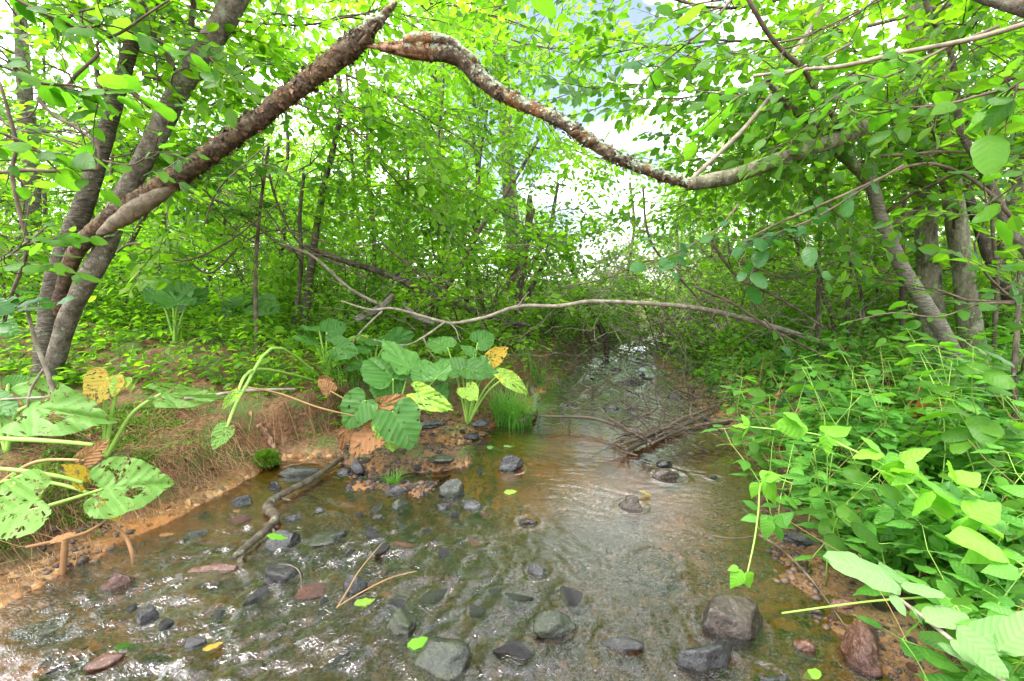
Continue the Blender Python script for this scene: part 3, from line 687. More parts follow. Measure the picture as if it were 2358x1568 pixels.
class Plant:
    """wood, leaves and the growth of limbs and sprays"""
    def __init__(s, seed): s.rs = np.random.RandomState(seed); s.W = Acc(); s.T = Acc(); s.L = Acc(); s.q = []
    def limb(s, p, d, L, r, n=7, wob=.16, up=.03, sides=5, acc=None):
        P = [np.array(p, float)]; d = np.array(d, float); d /= np.linalg.norm(d)
        for k in range(n-1):
            d = d+s.rs.normal(0, wob, 3)+np.array([0, 0, up]); d /= np.linalg.norm(d); P.append(P[-1]+d*L/(n-1))
        P = np.array(P); tube(acc or s.T, P, np.linspace(r, r*.35, n), sides, cap=False); return P
    def sprig(s, p, d, sc=1.): s.q.append((p, d, sc))
    def leafy(s, P, dens, sc, start=.3):      # sprays along a polyline
        n = len(P); Ltot = np.linalg.norm(np.diff(P, axis=0), axis=1).sum()
        K = max(1, int(Ltot*dens*(1-start)+s.rs.rand()))
        for k in range(K):
            t = (start+(1-start)*s.rs.rand())*(n-1.001); i = int(t); f = t-i
            d = P[i+1]-P[i]; d = d/np.linalg.norm(d)
            a = s.rs.normal(0, 1, 3); a[2] *= .35
            s.sprig(P[i]*(1-f)+P[i+1]*f, d*.6+a*.8, sc*s.rs.uniform(.7, 1.25))
        d = P[-1]-P[-2]; s.sprig(P[-1], d/np.linalg.norm(d), sc)
    def flush(s, sprays, updn=.35):
        if not s.q: return
        idx = s.rs.randint(0, len(sprays), len(s.q))
        T = np.array([q[0] for q in s.q]); D = np.array([q[1] for q in s.q]); S = np.array([q[2] for q in s.q])
        N = np.array([0, 0, 1.])+s.rs.normal(0, updn, (len(T), 3))
        R = frames(D, N)*S[:, None, None]
        for k, (lf, tw) in enumerate(sprays):
            mk = idx == k
            s.L.many(lf[0], lf[1], R[mk], T[mk]); s.T.many(tw[0], tw[1], R[mk], T[mk])
        s.q = []
def grow(seed, H, r0, lean=(0, 0), lo=.25, spread=1.6, nl=14, dens=3., sprays=None, sc=1., wob=.05, trunkP=None, sides=8, elev=(.1, .6), sub=3, fade=None):
    p = Plant(seed); rs = p.rs
    if trunkP is None:
        n = 12; t = np.linspace(0, 1, n); c = np.cumsum(rs.normal(0, wob, (n, 2)), axis=0); c -= c[0]
        trunkP = np.stack([lean[0]*H*t+c[:, 0]*H*.12, lean[1]*H*t+c[:, 1]*H*.12, t*H-.1], -1)
    trunkP = resample(trunkP, 26); n = len(trunkP)
    t = np.linspace(0, 1, n); R = r0*(1-.8*t)*(1+.35*np.exp(-t*n*.35)); 
    tube(p.W, trunkP, R, sides, .12, seed, freq=5)
    az = rs.uniform(0, 6.28)
    for k in range(nl):
        f = lo+(1-lo)*(k+rs.rand())/nl; i = min(int(f*(n-1)), n-2); az += 2.4+rs.normal(0, .3)
        e = rs.uniform(*elev); L = spread*(1-.55*abs(f-.45))*rs.uniform(.6, 1.15)
        P = p.limb(trunkP[i], (math.cos(az)*math.cos(e), math.sin(az)*math.cos(e), math.sin(e)), L, R[i]*.42+.004)
        p.leafy(P, dens, sc)
        for q in range(sub):
            j = rs.randint(2, 6); a2 = rs.normal(0, 1, 3); a2[2] *= .4
            d = (P[j]-P[j-1]); d = d/np.linalg.norm(d)+a2*.7
            Q = p.limb(P[j], d, L*.5, R[i]*.2+.003, 5, sides=4); p.leafy(Q, dens*1.3, sc, .1)
    p.leafy(trunkP[int(n*.7):], dens*1.5, sc, 0)
    p.flush(sprays or SPR)
    return p
def put_tree(p, name, loc, label, cat, barkm='bark_mid', leafm='leaf_mid', group=None, world=False):
    root = empty(name, loc, label, cat, group)
    part('trunk', p.W, M[barkm], root, world=world)
    if p.T.n: tag(part('branches', p.T, M['twig'], root, world=world), kind='stuff')
    if p.L.n: tag(part('crown', p.L, M[leafm], root, smooth=False, world=world), kind='stuff')
    return root
def copy_tree(o, loc, rz, s=1., label=None):
    c = o.copy(); COL.objects.link(c); c.location = loc; c.rotation_euler = (0, 0, rz); c.scale = (s, s, s)
    if label: c['label'] = label
    for ch in o.children:
        d = ch.copy(); COL.objects.link(d); d.parent = c; d.matrix_parent_inverse.identity()
    return c
def gpos(u, Y):                              # ground point at distance Y in the direction of column u
    x = 0
    for _ in range(4):
        z = Z(x, Y); dep = Y*math.cos(PITCH)+(CAMH-z)*math.sin(PITCH); x = (u-1179)/FP*dep
    return (x, Y, Z(x, Y))
# ------------------------------------------------------------------ the big trees, placed by hand
def path(pts, n=None):
    """(u, v, Y, width px) -> smooth points and radii"""
    P = np.array([W(a[0], a[1], a[2]) for a in pts]); R = np.array([size_at(p, a[3])/2 for p, a in zip(P, pts)])
    n = n or max(8, len(pts)*5)
    return resample(P, n), np.interp(np.linspace(0, len(pts)-1, n), np.arange(len(pts)), R)
def stick(name, pts, matn, label, cat, sides=8, rough=.12, freq=14, group=None, twigs=0, tl=.3, seed=1, extra=None, updown=0.):
    P, R = path(pts); A = Acc(); tube(A, P, R, sides, rough, seed, freq=freq)
    if not (twigs or extra):
        loc = P[0]; o = link(name, A.mesh(name, M[matn], loc), None, tuple(loc)); return tag(o, label, cat, group)
    root = empty(name, P[0], label, cat, group); part('branch', A, M[matn], root)
    pl = Plant(seed)
    for k in range(twigs):
        i = pl.rs.randint(2, len(P)-1); d = pl.rs.normal(0, 1, 3); d[1] *= .6; d[2] += updown
        B = Acc(); Q = pl.limb(P[i], d, tl*pl.rs.uniform(.5, 1.3), min(R[i]*.5, .006), 7, .3, sides=4, acc=B)
        for q in range(3):
            d2 = pl.rs.normal(0, 1, 3); pl.limb(Q[pl.rs.randint(2, 6)], d2, tl*.4, .002, 5, .3, sides=3, acc=B)
        part('twig', B, M[matn], root)
    for e in (extra or []):
        P2, R2 = path(e); B = Acc(); tube(B, P2, R2, 6, rough, seed+3, freq=freq); part('twig', B, M[matn], root)
    return root
gb = GT(100, 868)
Yb = float(gb[1])
# multi-stemmed tree on the left bank: the stems are parts of one tree
root = empty('leaning_tree', gb, 'big three-stemmed tree leaning right at the left bank edge', 'tree')
def stem(pts, m, name='trunk', sides=20, rough=.1, freq=7, seed=3):
    P, R = path(pts, max(30, len(pts)*10)); R = R*.84; A = Acc(); tube(A, P, R, sides, rough, seed, freq=freq); o = part(name, A, M[m], root); return P, R, o
P1, _, o = stem([(98, 925, Yb, 84), (105, 860, Yb, 56), (113, 740, Yb, 52), (136, 620, Yb, 50), (175, 520, Yb, 46), (208, 430, Yb-.02, 42), (234, 345, Yb, 40), (260, 250, Yb, 40), (288, 160, Yb, 36), (308, 80, Yb, 33), (326, -20, Yb, 32), (350, -200, Yb, 30), (390, -460, Yb, 18)], 'bark_birch', seed=3)
o['label'] = 'left stem with ringed dark bark'
P2, _, o = stem([(112, 885, Yb-.02, 40), (136, 800, Yb-.05, 42), (164, 715, Yb-.07, 44), (208, 632, Yb-.08, 48), (248, 555, Yb-.06, 48), (272, 475, Yb-.04, 46), (320, 388, Yb-.06, 48), (372, 290, Yb-.08, 50), (422, 190, Yb-.08, 52), (476, 110, Yb-.08, 56), (520, 40, Yb-.08, 60), (560, -40, Yb-.08, 60), (640, -240, Yb-.1, 56), (740, -500, Yb-.1, 36)], 'bark_grey', rough=.08, seed=5)
o['label'] = 'middle stem with smooth grey bark'
P3, R3, o = stem([(128, 730, Yb, 24), (150, 640, Yb-.05, 34), (182, 570, Yb-.12, 38), (232, 515, Yb-.20, 42), (300, 472, Yb-.28, 46), (390, 418, Yb-.36, 50), (470, 366, Yb-.42, 48), (560, 300, Yb-.46, 46), (650, 230, Yb-.5, 47), (735, 165, Yb-.52, 49), (800, 115, Yb-.54, 52), (845, 78, Yb-.55, 46)], 'bark_broken', rough=.2, freq=12, seed=7)
o['label'] = 'lowest stem, dead and broken with flaking bark'
Pt, _, o = stem([(838, 84, Yb-.55, 52), (852, 66, Yb-.55, 46), (866, 52, Yb-.56, 40), (882, 36, Yb-.56, 30), (898, 20, Yb-.56, 22), (914, 4, Yb-.57, 6)], 'bark_limb', 'splintered_tip', 12, .4, 22, 9)
A = Acc()
for k in range(9):
    a = k/9*6.28; L_ = 20+9*(k*5 % 4); q = path([(836+14*math.cos(a), 86+18*math.sin(a), Yb-.55+.05*math.sin(a*2), 13), (846+15*math.cos(a), 74+16*math.sin(a), Yb-.56+.05*math.sin(a*2), 8), (848+L_*.7+13*math.cos(a), 72-L_*.8+12*math.sin(a), Yb-.57, 2)]); tube(A, q[0], q[1], 4, .3, k)
part('splinter', A, M['bark_broken'], root)
# bare pale patch where the bark is gone, low on the dead stem
A = Acc(); q = path([(225, 540, Yb-.22, 8), (250, 525, Yb-.25, 26), (300, 490, Yb-.31, 38), (350, 458, Yb-.35, 38), (400, 428, Yb-.37, 20)]); tube(A, q[0], q[1], 14, .15, 4, freq=15)
part('bare_wood', A, M['bare_wood'], root)
def flakes(P, R, n, ls, seed, m_, root, nm, t0=0., t1=1., top=-2.):
    r_ = np.random.RandomState(seed); t = r_.uniform(t0, t1, n)*(len(P)-1.001); i = t.astype(int); f = (t-i)[:, None]; c = P[i]*(1-f)+P[i+1]*f; T = P[i+1]-P[i]; T /= np.linalg.norm(T, axis=1)[:, None]
    d = r_.normal(0, 1, (n, 3)); d -= T*(d*T).sum(1)[:, None]; d /= np.linalg.norm(d, axis=1)[:, None]; k = d[:, 2] > top; c, T, d, i = c[k], T[k], d[k], i[k]
    A = Acc(); v = np.array([[-.5, 0, 0], [.45, .05, .06], [.55, .9, .16], [-.4, 1.05, .22]]); D = T*r_.choice([-1, 1], (len(T), 1))+d*.25+r_.normal(0, .4, T.shape)
    A.many(v, np.array([[0, 1, 2], [0, 2, 3]]), frames(D, d)*(ls*r_.uniform(.4, 1.4, len(T)))[:, None, None], c+d*(R[i]*1.02)[:, None]); tag(part(nm, A, M[m_], root, False), kind='stuff')
flakes(P3, R3, 1500, .016, 1, 'bark_broken', root, 'bark_flakes', .3, 1.)
flakes(P3, R3, 260, .018, 2, 'wood_raw', root, 'bark_chips', .45, 1.)
pl = Plant(44); Bt = Acc()
for (u, v, Y) in [(400, 160, Yb), (300, 80, Yb), (440, 60, Yb), (260, 250, Yb)]:
    Q = pl.limb(W(u, v, Y), (pl.rs.normal(0, .6), -.2, .8), 1.0, .018, 9, .2)
    pl.leafy(Q, 8, 1.0, .2)
for (a, b_, c_) in [((345, 245), (270, 200), (180, 250)), ((330, 170), (420, 190), (520, 160))]:
    P, R = path([(*a, Yb, 14), (*b_, Yb, 10), (*c_, Yb, 5)]); tube(pl.T, P, R, 6, .1, 3)
pl.flush(SPR); tag(part('branches', pl.T, M['twig'], root), kind='stuff'); tag(part('crown', pl.L, M['leaf_mid'], root, False), kind='stuff')

# hanging broken limb, lying on the limb of the right-hand tree
YL = Yb-.58
root = empty('broken_limb', W(850, 112, YL), 'rotten broken limb arching over the stream, torn and splintered at its upper left end', 'branch')
P, R, o = stem([(935, 112, YL, 40), (1000, 118, YL, 48), (1055, 132, YL, 50), (1100, 172, YL, 44), (1150, 212, YL-.02, 38), (1215, 243, YL-.04, 36), (1290, 280, YL-.06, 38), (1345, 315, YL-.08, 36), (1390, 345, YL-.1, 32), (1450, 375, YL-.1, 30), (1520, 402, YL-.1, 28), (1585, 424, YL-.1, 24)], 'bark_limb', 'limb', rough=.22, freq=13, seed=13)
flakes(P, R, 900, .016, 5, 'bark_limb', root, 'bark_flakes')
M['lichen'] = solid('lichen', [(.12, .16, .10), (.22, .27, .19), (.32, .36, .28)], per='island')
flakes(P, R, 380, .010, 6, 'lichen', root, 'lichen', .0, 1., -.05)
A = Acc()
for k in range(26):
    a = rs.uniform(0, 6.28); r = rs.uniform(4, 20); e = rs.uniform(0, 90)
    q = path([(985, 118+r*math.sin(a), YL+.02*math.cos(a), 20), (930, 112+r*math.sin(a)*.8, YL+.02*math.cos(a), 15), (842+e*.8, 108+r*math.sin(a)*.6, YL, 3)])
    tube(A, q[0], q[1], 5, .3, k, freq=22)
part('splintered_wood', A, M['wood_raw'], root)
A = Acc()
q = path([(930, 95, YL-.02, 22), (980, 88, YL-.03, 26), (1040, 98, YL-.03, 24), (1095, 140, YL-.03, 12)]); tube(A, q[0], q[1], 8, .35, 5, freq=20)
part('bark_strip', A, M['bark_limb'], root)
for (u, v, wd) in [(1148, 205, 16), (1325, 300, 24), (1362, 320, 26)]:
    A = rock_mesh('bracket', int(u), (.5, .4, .35), cuts=2, sub=2); o = link('fungus', A.mesh('fungus', M['wood_raw']), root)
    p_ = W(u, v+6, YL-.15); o.location = Vector(p_)-root.location; s_ = size_at(p_, wd); o.scale = (s_, s_, s_)

# ---- right-hand trees
def rtree(pts, m, label, seed, leafn=5, sides=14, name='tree', up=1.2, lf='leaf_mid', sc=1., dens=7, cat='tree', rough=.07, extra=None, lr=.014):
    P, R = path(pts, len(pts)*8); R = R*.88; A = Acc(); tube(A, P, R, sides, rough, seed, freq=6)
    root = empty(name, P[0], label, cat); part('trunk', A, M[m], root)
    pl = Plant(seed)
    for e in (extra or []):
        P2, R2 = path(e); B = Acc(); tube(B, P2, R2, 8, rough, seed+1, freq=12); part('limb', B, M[m], root)
        pl.leafy(P2[:len(P2)//4], dens*.5, sc, 0)
    for k in range(leafn):
        i = int(len(P)*pl.rs.uniform(.45, .98)); az = pl.rs.uniform(0, 6.28)
        Q = pl.limb(P[i], (math.cos(az), math.sin(az), .4), up*pl.rs.uniform(.6, 1.2), lr, 9, .2, sides=5); pl.leafy(Q, dens, sc, .2)
    pl.flush(SPR)
    if pl.T.n: tag(part('branches', pl.T, M['twig'], root), kind='stuff')
    if pl.L.n: tag(part('crown', pl.L, M[lf], root, False), kind='stuff')
    return root
rtree([(2160, 860, 4.0, 66), (2150, 760, 4.0, 58), (2142, 690, 4.0, 52), (2136, 600, 4.0, 49), (2130, 500, 4.0, 47), (2122, 380, 4.0, 44), (2112, 240, 4.0, 40), (2105, 100, 4.0, 34), (2100, -150, 4.0, 26)], 'bark_light', 'straight mossy trunk, left of the pair of thick trunks at right', 21, 9, 16,
      extra=[[(2112, 228, 4.0, 28), (2010, 283, 3.3, 32), (1938, 318, 2.95, 34), (1855, 345, 2.85, 34), (1760, 380, 2.8, 34), (1690, 405, 2.8, 36), (1640, 415, 2.8, 34), (1582, 426, 2.78, 26)]])
rtree([(2248, 870, 3.8, 64), (2236, 770, 3.8, 52), (2225, 690, 3.8, 46), (2215, 600, 3.8, 44), (2200, 500, 3.8, 44), (2186, 380, 3.8, 40), (2170, 260, 3.8, 34), (2150, 120, 3.8, 26), (2130, -80, 3.8, 20)], 'bark_light', 'straight grey trunk, right of the pair of thick trunks at right', 22, 9, 16)
rtree([(2215, 850, 3.4, 38), (2165, 755, 3.4, 36), (2132, 705, 3.4, 36), (2100, 655, 3.4, 34), (2072, 606, 3.4, 33), (2045, 545, 3.4, 32), (2029, 500, 3.4, 31), (2005, 425, 3.4, 30), (1965, 380, 3.4, 28), (1925, 345, 3.4, 24), (1880, 300, 3.4, 16), (1830, 255, 3.4, 12)], 'bark_pale', 'pale smooth trunk leaning left in front of the thick pair', 23, 5)
rtree([(2420, 640, 2.6, 20), (2358, 570, 2.6, 26), (2322, 523, 2.6, 25), (2292, 450, 2.6, 23), (2255, 377, 2.6, 20), (2212, 300, 2.6, 17), (2205, 233, 2.6, 15), (2195, 150, 2.6, 14), (2179, 93, 2.6, 13), (2145, 40, 2.6, 12), (2125, -20, 2.6, 11)], 'bark_grey', 'thin curving sapling trunk rising from the right edge', 24, 3, 10, name='sapling', up=.8)
rtree([(2330, 690, 4.2, 34), (2305, 640, 4.2, 32), (2280, 590, 4.2, 30), (2262, 540, 4.2, 28), (2240, 480, 4.2, 24), (2220, 420, 4.2, 20), (2190, 340, 4.2, 12)], 'bark_mid', 'leaning grey trunk between the thick pair and the right edge', 25, 4, 12)
rtree([(2300, 720, 4.8, 30), (2305, 600, 4.8, 28), (2325, 500, 4.8, 30), (2340, 420, 4.8, 30), (2352, 300, 4.8, 28), (2365, 150, 4.8, 24), (2390, -50, 4.8, 20)], 'bark_mid', 'upright trunk close to the right edge leaning out of the picture', 26, 7, 12)
rtree([(1030, 640, 11, 24), (1024, 520, 11, 24), (1018, 400, 11, 23), (1012, 300, 11, 20), (1015, 150, 11, 16), (1020, -30, 11, 12)], 'bark_pale', 'pale birch trunk far behind the thicket in the centre', 27, 14, 10, up=2.2, lr=.03, sc=1.5, dens=4, lf='leaf_mid')
rtree([(1190, 700, 8.5, 40), (1178, 500, 8.5, 38), (1168, 340, 8.5, 36), (1158, 200, 8.5, 36), (1152, 90, 8.5, 36), (1146, -40, 8.5, 32), (1140, -250, 8.5, 26)], 'bark_grey', 'tall grey trunk rising out of the top of the picture behind the broken limb', 28, 11, 12, up=1.6, lr=.03, sc=1.1, dens=4)
rtree([(70, 700, 5.2, 42), (66, 600, 5.2, 42), (72, 480, 5.2, 40), (66, 350, 5.2, 38), (60, 250, 5.2, 34), (50, 100, 5.2, 28), (40, -80, 5.2, 24)], 'bark_grey', 'grey trunk behind the leaves at the left edge', 29, 9, 12)
# slender dark saplings in the thicket (u, v, Y, w)
SAP = [
 ([(360, 700), (368, 600), (378, 500), (392, 400), (398, 300)], 5.6, 17, 'dark slender stem just right of the leaning tree'),
 ([(480, 690), (486, 620), (500, 560), (520, 500), (545, 430)], 6.0, 14, 'dark forked stem growing behind the flat leaves of the left bank'),
 ([(484, 640), (470, 570), (450, 520), (440, 450)], 6.1, 9, 'thin stem bending left beside the dark forked one'),
 ([(592, 870), (590, 760), (588, 660), (592, 560), (604, 440), (620, 330)], 3.9, 12, 'straight thin stem growing at the top of the bare left bank'),
 ([(664, 800), (684, 700), (694, 600), (690, 500), (700, 400)], 4.4, 13, 'thin brown stem kinked near its foot, left of the dark leaning one'),
 ([(700, 740), (716, 620), (730, 520), (748, 420), (770, 330), (785, 240), (770, 120)], 4.6, 22, 'dark leaning sapling with a kink below the broken limb'),
 ([(985, 720), (1050, 630), (1085, 570), (1110, 520), (1150, 470), (1200, 390), (1240, 320)], 5.2, 15, 'dark stem leaning right from the centre thicket'),
 ([(1198, 775), (1192, 700), (1205, 620), (1212, 560), (1220, 450)], 5.4, 20, 'brown upright stem in the clump beside the stream'),
 ([(1180, 760), (1215, 680), (1245, 620), (1262, 570), (1272, 500), (1285, 420)], 5.6, 15, 'stem with a bend to the right in the clump beside the stream'),
 ([(1130, 720), (1165, 660), (1196, 610), (1210, 560), (1230, 480)], 5.7, 12, 'slanting dark stem at the left of the streamside clump'),
 ([(1396, 790), (1378, 745), (1350, 700), (1330, 650), (1310, 600), (1298, 540)], 7.0, 16, 'reddish dead stem leaning left over the far end of the stream'),
 ([(1880, 800), (1884, 700), (1886, 620), (1890, 530), (1900, 420)], 4.6, 11, 'dark thin stem where the arching branch is rooted'),
 ([(1740, 760), (1738, 680), (1732, 600), (1728, 500), (1735, 380)], 5.8, 9, 'pale thin stem, leftmost of the row on the right bank'),
 ([(1960, 820), (1952, 720), (1958, 640), (1962, 560), (1956, 460)], 4.8, 11, 'reddish thin stem in the middle of the row on the right bank'),
 ([(1998, 830), (1990, 740), (1980, 660), (1965, 600), (1950, 560)], 4.6, 9, 'brown thin stem bent left in the row on the right bank'),
 ([(2082, 840), (2078, 740), (2078, 620), (2080, 500), (2090, 400)], 4.4, 15, 'grey stem directly left of the pale leaning trunk'),
 ([(2018, 780), (2022, 700), (2016, 600), (2012, 520), (2020, 440)], 5.2, 7, 'very thin stem between the reddish and the grey stems'),
 ([(1920, 740), (1896, 680), (1880, 610), (1850, 570), (1790, 520)], 5.0, 12, 'dark stem with a fork leaning left on the right bank'),
 ([(210, 700), (222, 600), (215, 480), (240, 380)], 5.0, 10, 'thin stem seen between the two stems of the leaning tree'),
 ([(290, 690), (280, 640), (300, 560), (340, 480), (350, 400)], 5.3, 14, 'crooked dark stem behind the leaning tree'),
 ([(560, 660), (540, 600), (520, 540), (480, 460), (420, 400)], 6.4, 9, 'thin stem slanting left over the bright clearing'),
 ([(860, 700), (862, 560), (850, 420), (845, 300), (820, 160)], 6.2, 13, 'dark upright sapling left of the pale birch'),
 ([(940, 690), (935, 560), (940, 420), (930, 300)], 6.6, 12, 'mossy upright sapling just left of the pale birch'),
 ([(1110, 700), (1090, 560), (1100, 400), (1080, 260)], 7.0, 12, 'upright sapling just right of the pale birch'),
 ([(1450, 740), (1445, 640), (1460, 520), (1450, 420)], 8.5, 10, 'far thin stem behind the end of the stream'),
 ([(1560, 740), (1566, 640), (1558, 520), (1570, 440)], 7.8, 9, 'far thin stem right of the stream end'),
 ([(1640, 760), (1650, 660), (1640, 540), (1655, 420)], 6.8, 9, 'thin stem behind the dark hanging leaves'),
 ([(2290, 760), (2296, 640), (2285, 500), (2300, 380)], 3.9, 10, 'dark thin stem right of the thick pair of trunks'),
 ([(2340, 1010), (2336, 860), (2345, 720), (2350, 600)], 2.2, 14, 'brown bare stem standing in the herbs at the right edge'),
]
for k, (pts, Y, wd, lab) in enumerate(SAP):
    L_ = [(u, v, Y+.04*i, wd*(1-.08*i)) for i, (u, v) in enumerate(pts)]
    a = L_[0]; g = W(a[0], a[1], a[2]); zz = Z(g[0], g[1])
    if g[2] > zz: L_.insert(0, (a[0]-3, a[1]+(g[2]-zz)*FP/Y+12, a[2], wd*1.15))
    rtree(L_, 'bark_mid' if k % 3 else 'twig', lab, 60+k, 5, 7, name='sapling', up=.9, lf=['leaf_mid', 'leaf_dark', 'leaf_mid'][k % 3], dens=4, lr=.007, cat='sapling')

# ---- bare branches across the picture
stick('arching_branch', [(1960, 835, 4.6, 15), (1925, 803, 4.5, 14), (1855, 776, 4.35, 13), (1772, 750, 4.2, 12), (1689, 726, 4.05, 11), (1572, 705, 3.9, 10), (1419, 695, 3.75, 9), (1346, 695, 3.7, 9), (1286, 705, 3.65, 9), (1196, 705, 3.6, 8), (1119, 730, 3.5, 8), (1053, 743, 3.45, 7), (1019, 741, 3.4, 7), (909, 711, 3.3, 6), (853, 713, 3.3, 5), (786, 693, 3.3, 3)], 'twig_grey',
      'long bare grey branch arching low over the stream from the right bank', 'branch', 8, twigs=5, tl=.25, seed=4,
      extra=[[(1025, 741, 3.4, 6), (975, 776, 3.35, 5), (930, 795, 3.3, 4), (860, 782, 3.3, 3)], [(880, 716, 3.3, 5), (830, 765, 3.3, 4), (812, 795, 3.3, 3), (824, 830, 3.3, 2)], [(975, 778, 3.35, 4), (990, 810, 3.35, 3), (1010, 835, 3.3, 2)]])
stick('fallen_branch', [(700, 565, 4.6, 14), (760, 590, 4.6, 14), (830, 612, 4.7, 14), (900, 635, 4.8, 14), (985, 675, 4.9, 15), (1060, 705, 5.0, 14), (1140, 735, 5.1, 13), (1225, 750, 5.2, 10)], 'bark_mid', 'dark fallen branch sloping down right through the centre thicket', 'branch', twigs=8, tl=.5, seed=6)
stick('snapped_log', [(818, 738, 4.0, 20), (850, 722, 4.1, 19), (880, 705, 4.2, 17), (906, 680, 4.3, 13)], 'bark_grey', 'short snapped grey log propped up behind the large leaves', 'log')
stick('dead_branch', [(930, 700, 4.8, 14), (960, 730, 4.7, 12), (1000, 745, 4.7, 9)], 'bark_pale', 'short pale dead branch behind the arching branch', 'branch')
stick('leaning_branch', [(640, 560, 4.1, 5), (720, 590, 4.1, 7), (600, 480, 4.2, 6)][:2]+[(800, 660, 4.2, 7), (870, 700, 4.3, 8)], 'twig_grey', 'thin grey branch slanting over the left bank plants', 'branch', twigs=4, seed=9)
stick('long_branch', [(2440, 30, 1.5, 14), (2358, 56, 1.55, 13), (2230, 92, 1.65, 12), (2072, 122, 1.8, 11), (1940, 152, 1.95, 9), (1850, 160, 2.05, 8), (1735, 175, 2.2, 7)], 'twig_grey', 'long smooth bare branch coming in from the top right edge', 'branch', seed=10)
stick('thick_branch', [(2480, 50, .9, 60), (2380, 14, .95, 46), (2300, -6, 1.0, 40), (2200, -40, 1.1, 34)], 'bark_grey', 'thick dark branch cutting the top right corner', 'branch', 12)
stick('pale_branch', [(1590, 415, 2.8, 10), (1640, 368, 2.85, 11), (1705, 305, 2.9, 11), (1760, 240, 2.95, 11), (1785, 205, 3.0, 11), (1830, 125, 3.05, 11), (1870, 55, 3.1, 10), (1912, -20, 3.1, 9)], 'twig_grey', 'thin pale branch rising right from where the broken limb rests', 'branch', twigs=3, seed=11)
stick('dark_branch', [(1715, -20, 2.3, 9), (1735, 20, 2.3, 10), (1772, 82, 2.35, 11), (1815, 130, 2.4, 11), (1849, 158, 2.45, 11), (1888, 225, 2.6, 11), (1932, 290, 2.9, 11), (1940, 318, 3.6, 8)], 'twig', 'dark wavy branch hanging down to the long limb at upper right', 'branch', twigs=5, seed=12)
stick('crooked_branch', [(1759, 167, 2.9, 10), (1785, 213, 2.9, 13), (1839, 263, 2.95, 15), (1889, 296, 3.0, 13), (1935, 300, 3.1, 10)], 'bark_mid', 'short crooked branch just above the long limb', 'branch', twigs=2, seed=14)
stick('bowed_branch', [(1700, 560, 2.6, 3), (1780, 520, 2.55, 4), (1848, 490, 2.5, 5), (1972, 436, 2.45, 6), (2060, 395, 2.4, 6), (2105, 380, 2.4, 6), (2155, 378, 2.4, 6), (2222, 403, 2.4, 7), (2279, 446, 2.4, 8), (2330, 500, 2.4, 9)], 'twig', 'bowed thin branch in front of the right-hand trunks', 'branch', twigs=3, seed=15)
stick('curling_branch', [(-40, 400, 2.1, 9), (60, 392, 2.1, 9), (120, 394, 2.1, 8), (208, 390, 2.15, 8), (228, 384, 2.15, 8), (224, 335, 2.15, 7), (174, 293, 2.15, 8), (126, 267, 2.15, 8), (92, 230, 2.15, 8), (104, 213, 2.15, 8), (152, 200, 2.15, 8), (176, 172, 2.15, 7), (224, 127, 2.15, 7), (226, 98, 2.15, 6), (282, 73, 2.15, 6), (339, 33, 2.15, 5), (390, 0, 2.15, 4)], 'twig', 'dark branch curling back on itself at upper left', 'branch', 7, seed=16, twigs=3)
stick('drooping_stem', [(0, 190, 1.9, 6), (20, 260, 1.9, 8), (38, 335, 1.9, 8), (28, 400, 1.9, 8), (48, 500, 1.9, 9), (64, 560, 1.9, 9), (50, 620, 1.9, 8), (30, 670, 1.9, 7), (10, 740, 1.9, 7)], 'twig', 'dark wavy stem hanging along the left edge', 'branch', 7, seed=17, twigs=3)
stick('thin_upright_branch', [(270, -10, 3.4, 5), (276, 150, 3.4, 6), (262, 300, 3.4, 7), (255, 420, 3.4, 7)], 'twig_grey', 'thin upright grey shoot between the two leaning stems', 'branch')
stick('bent_twig', [(60, 700, 2.0, 7), (80, 780, 2.0, 8), (110, 860, 2.0, 9), (130, 920, 2.0, 8), (160, 965, 2.0, 6)], 'twig_grey', 'bare grey stem curving down in front of the tree foot', 'branch', extra=[[(100, 850, 2.0, 6), (70, 900, 2.0, 5), (60, 960, 2.0, 4)], [(0, 920, 2.0, 4), (90, 915, 2.0, 5), (200, 912, 2.0, 4)]])
for k, (pts, wd, lab) in enumerate([
  ([(250, 600), (310, 560), (420, 600), (520, 560), (600, 500)], 6, 'thin bare shoot rising right of the leaning tree in the shade'),
  ([(400, 560), (480, 630), (560, 560), (640, 530), (760, 560)], 5, 'thin bare shoot dipping over the bright clearing'),
  ([(620, 400), (640, 470), (690, 560), (780, 610), (850, 640)], 6, 'thin bare shoot behind the dark kinked sapling'),
  ([(1480, 430), (1500, 560), (1600, 680), (1660, 760)], 6, 'thin bare shoot crossing the gap above the stream'),
  ([(1600, 660), (1690, 700), (1780, 760), (1900, 820)], 7, 'second shoot running below the arching branch at right'),
  ([(1640, 560), (1700, 640), (1800, 690), (1905, 760)], 7, 'brown shoot running above the arching branch at right'),
  ([(1300, 660), (1400, 640), (1500, 600), (1600, 620)], 4, 'fine shoot spanning the far end of the stream'),
  ([(880, 560), (980, 640), (1090, 690), (1180, 640), (1260, 560)], 5, 'fine sagging shoot in front of the pale birch'),
  ([(1700, 600), (1820, 640), (1940, 600), (2080, 640)], 5, 'fine shoot crossing the row of right-hand stems'),
  ([(2080, 760), (2180, 700), (2300, 670), (2358, 640)], 6, 'thin stick slanting in front of the thick pair of trunks'),
  ([(380, 430), (520, 470), (640, 560), (700, 590)], 6, 'thin dark shoot under the dead leaning stem'),
  ([(1520, 700), (1560, 760), (1580, 820), (1570, 900)], 5, 'bent shoot dipping to the upstream brushwood')]):
    stick('bare_shoot', [(u, v, 3.8+.25*(k % 4), wd*(1-.1*i)) for i, (u, v) in enumerate(pts)], 'twig', lab, 'branch', 5, group='bare shoots of the thicket', twigs=9, tl=.45, seed=80+k)
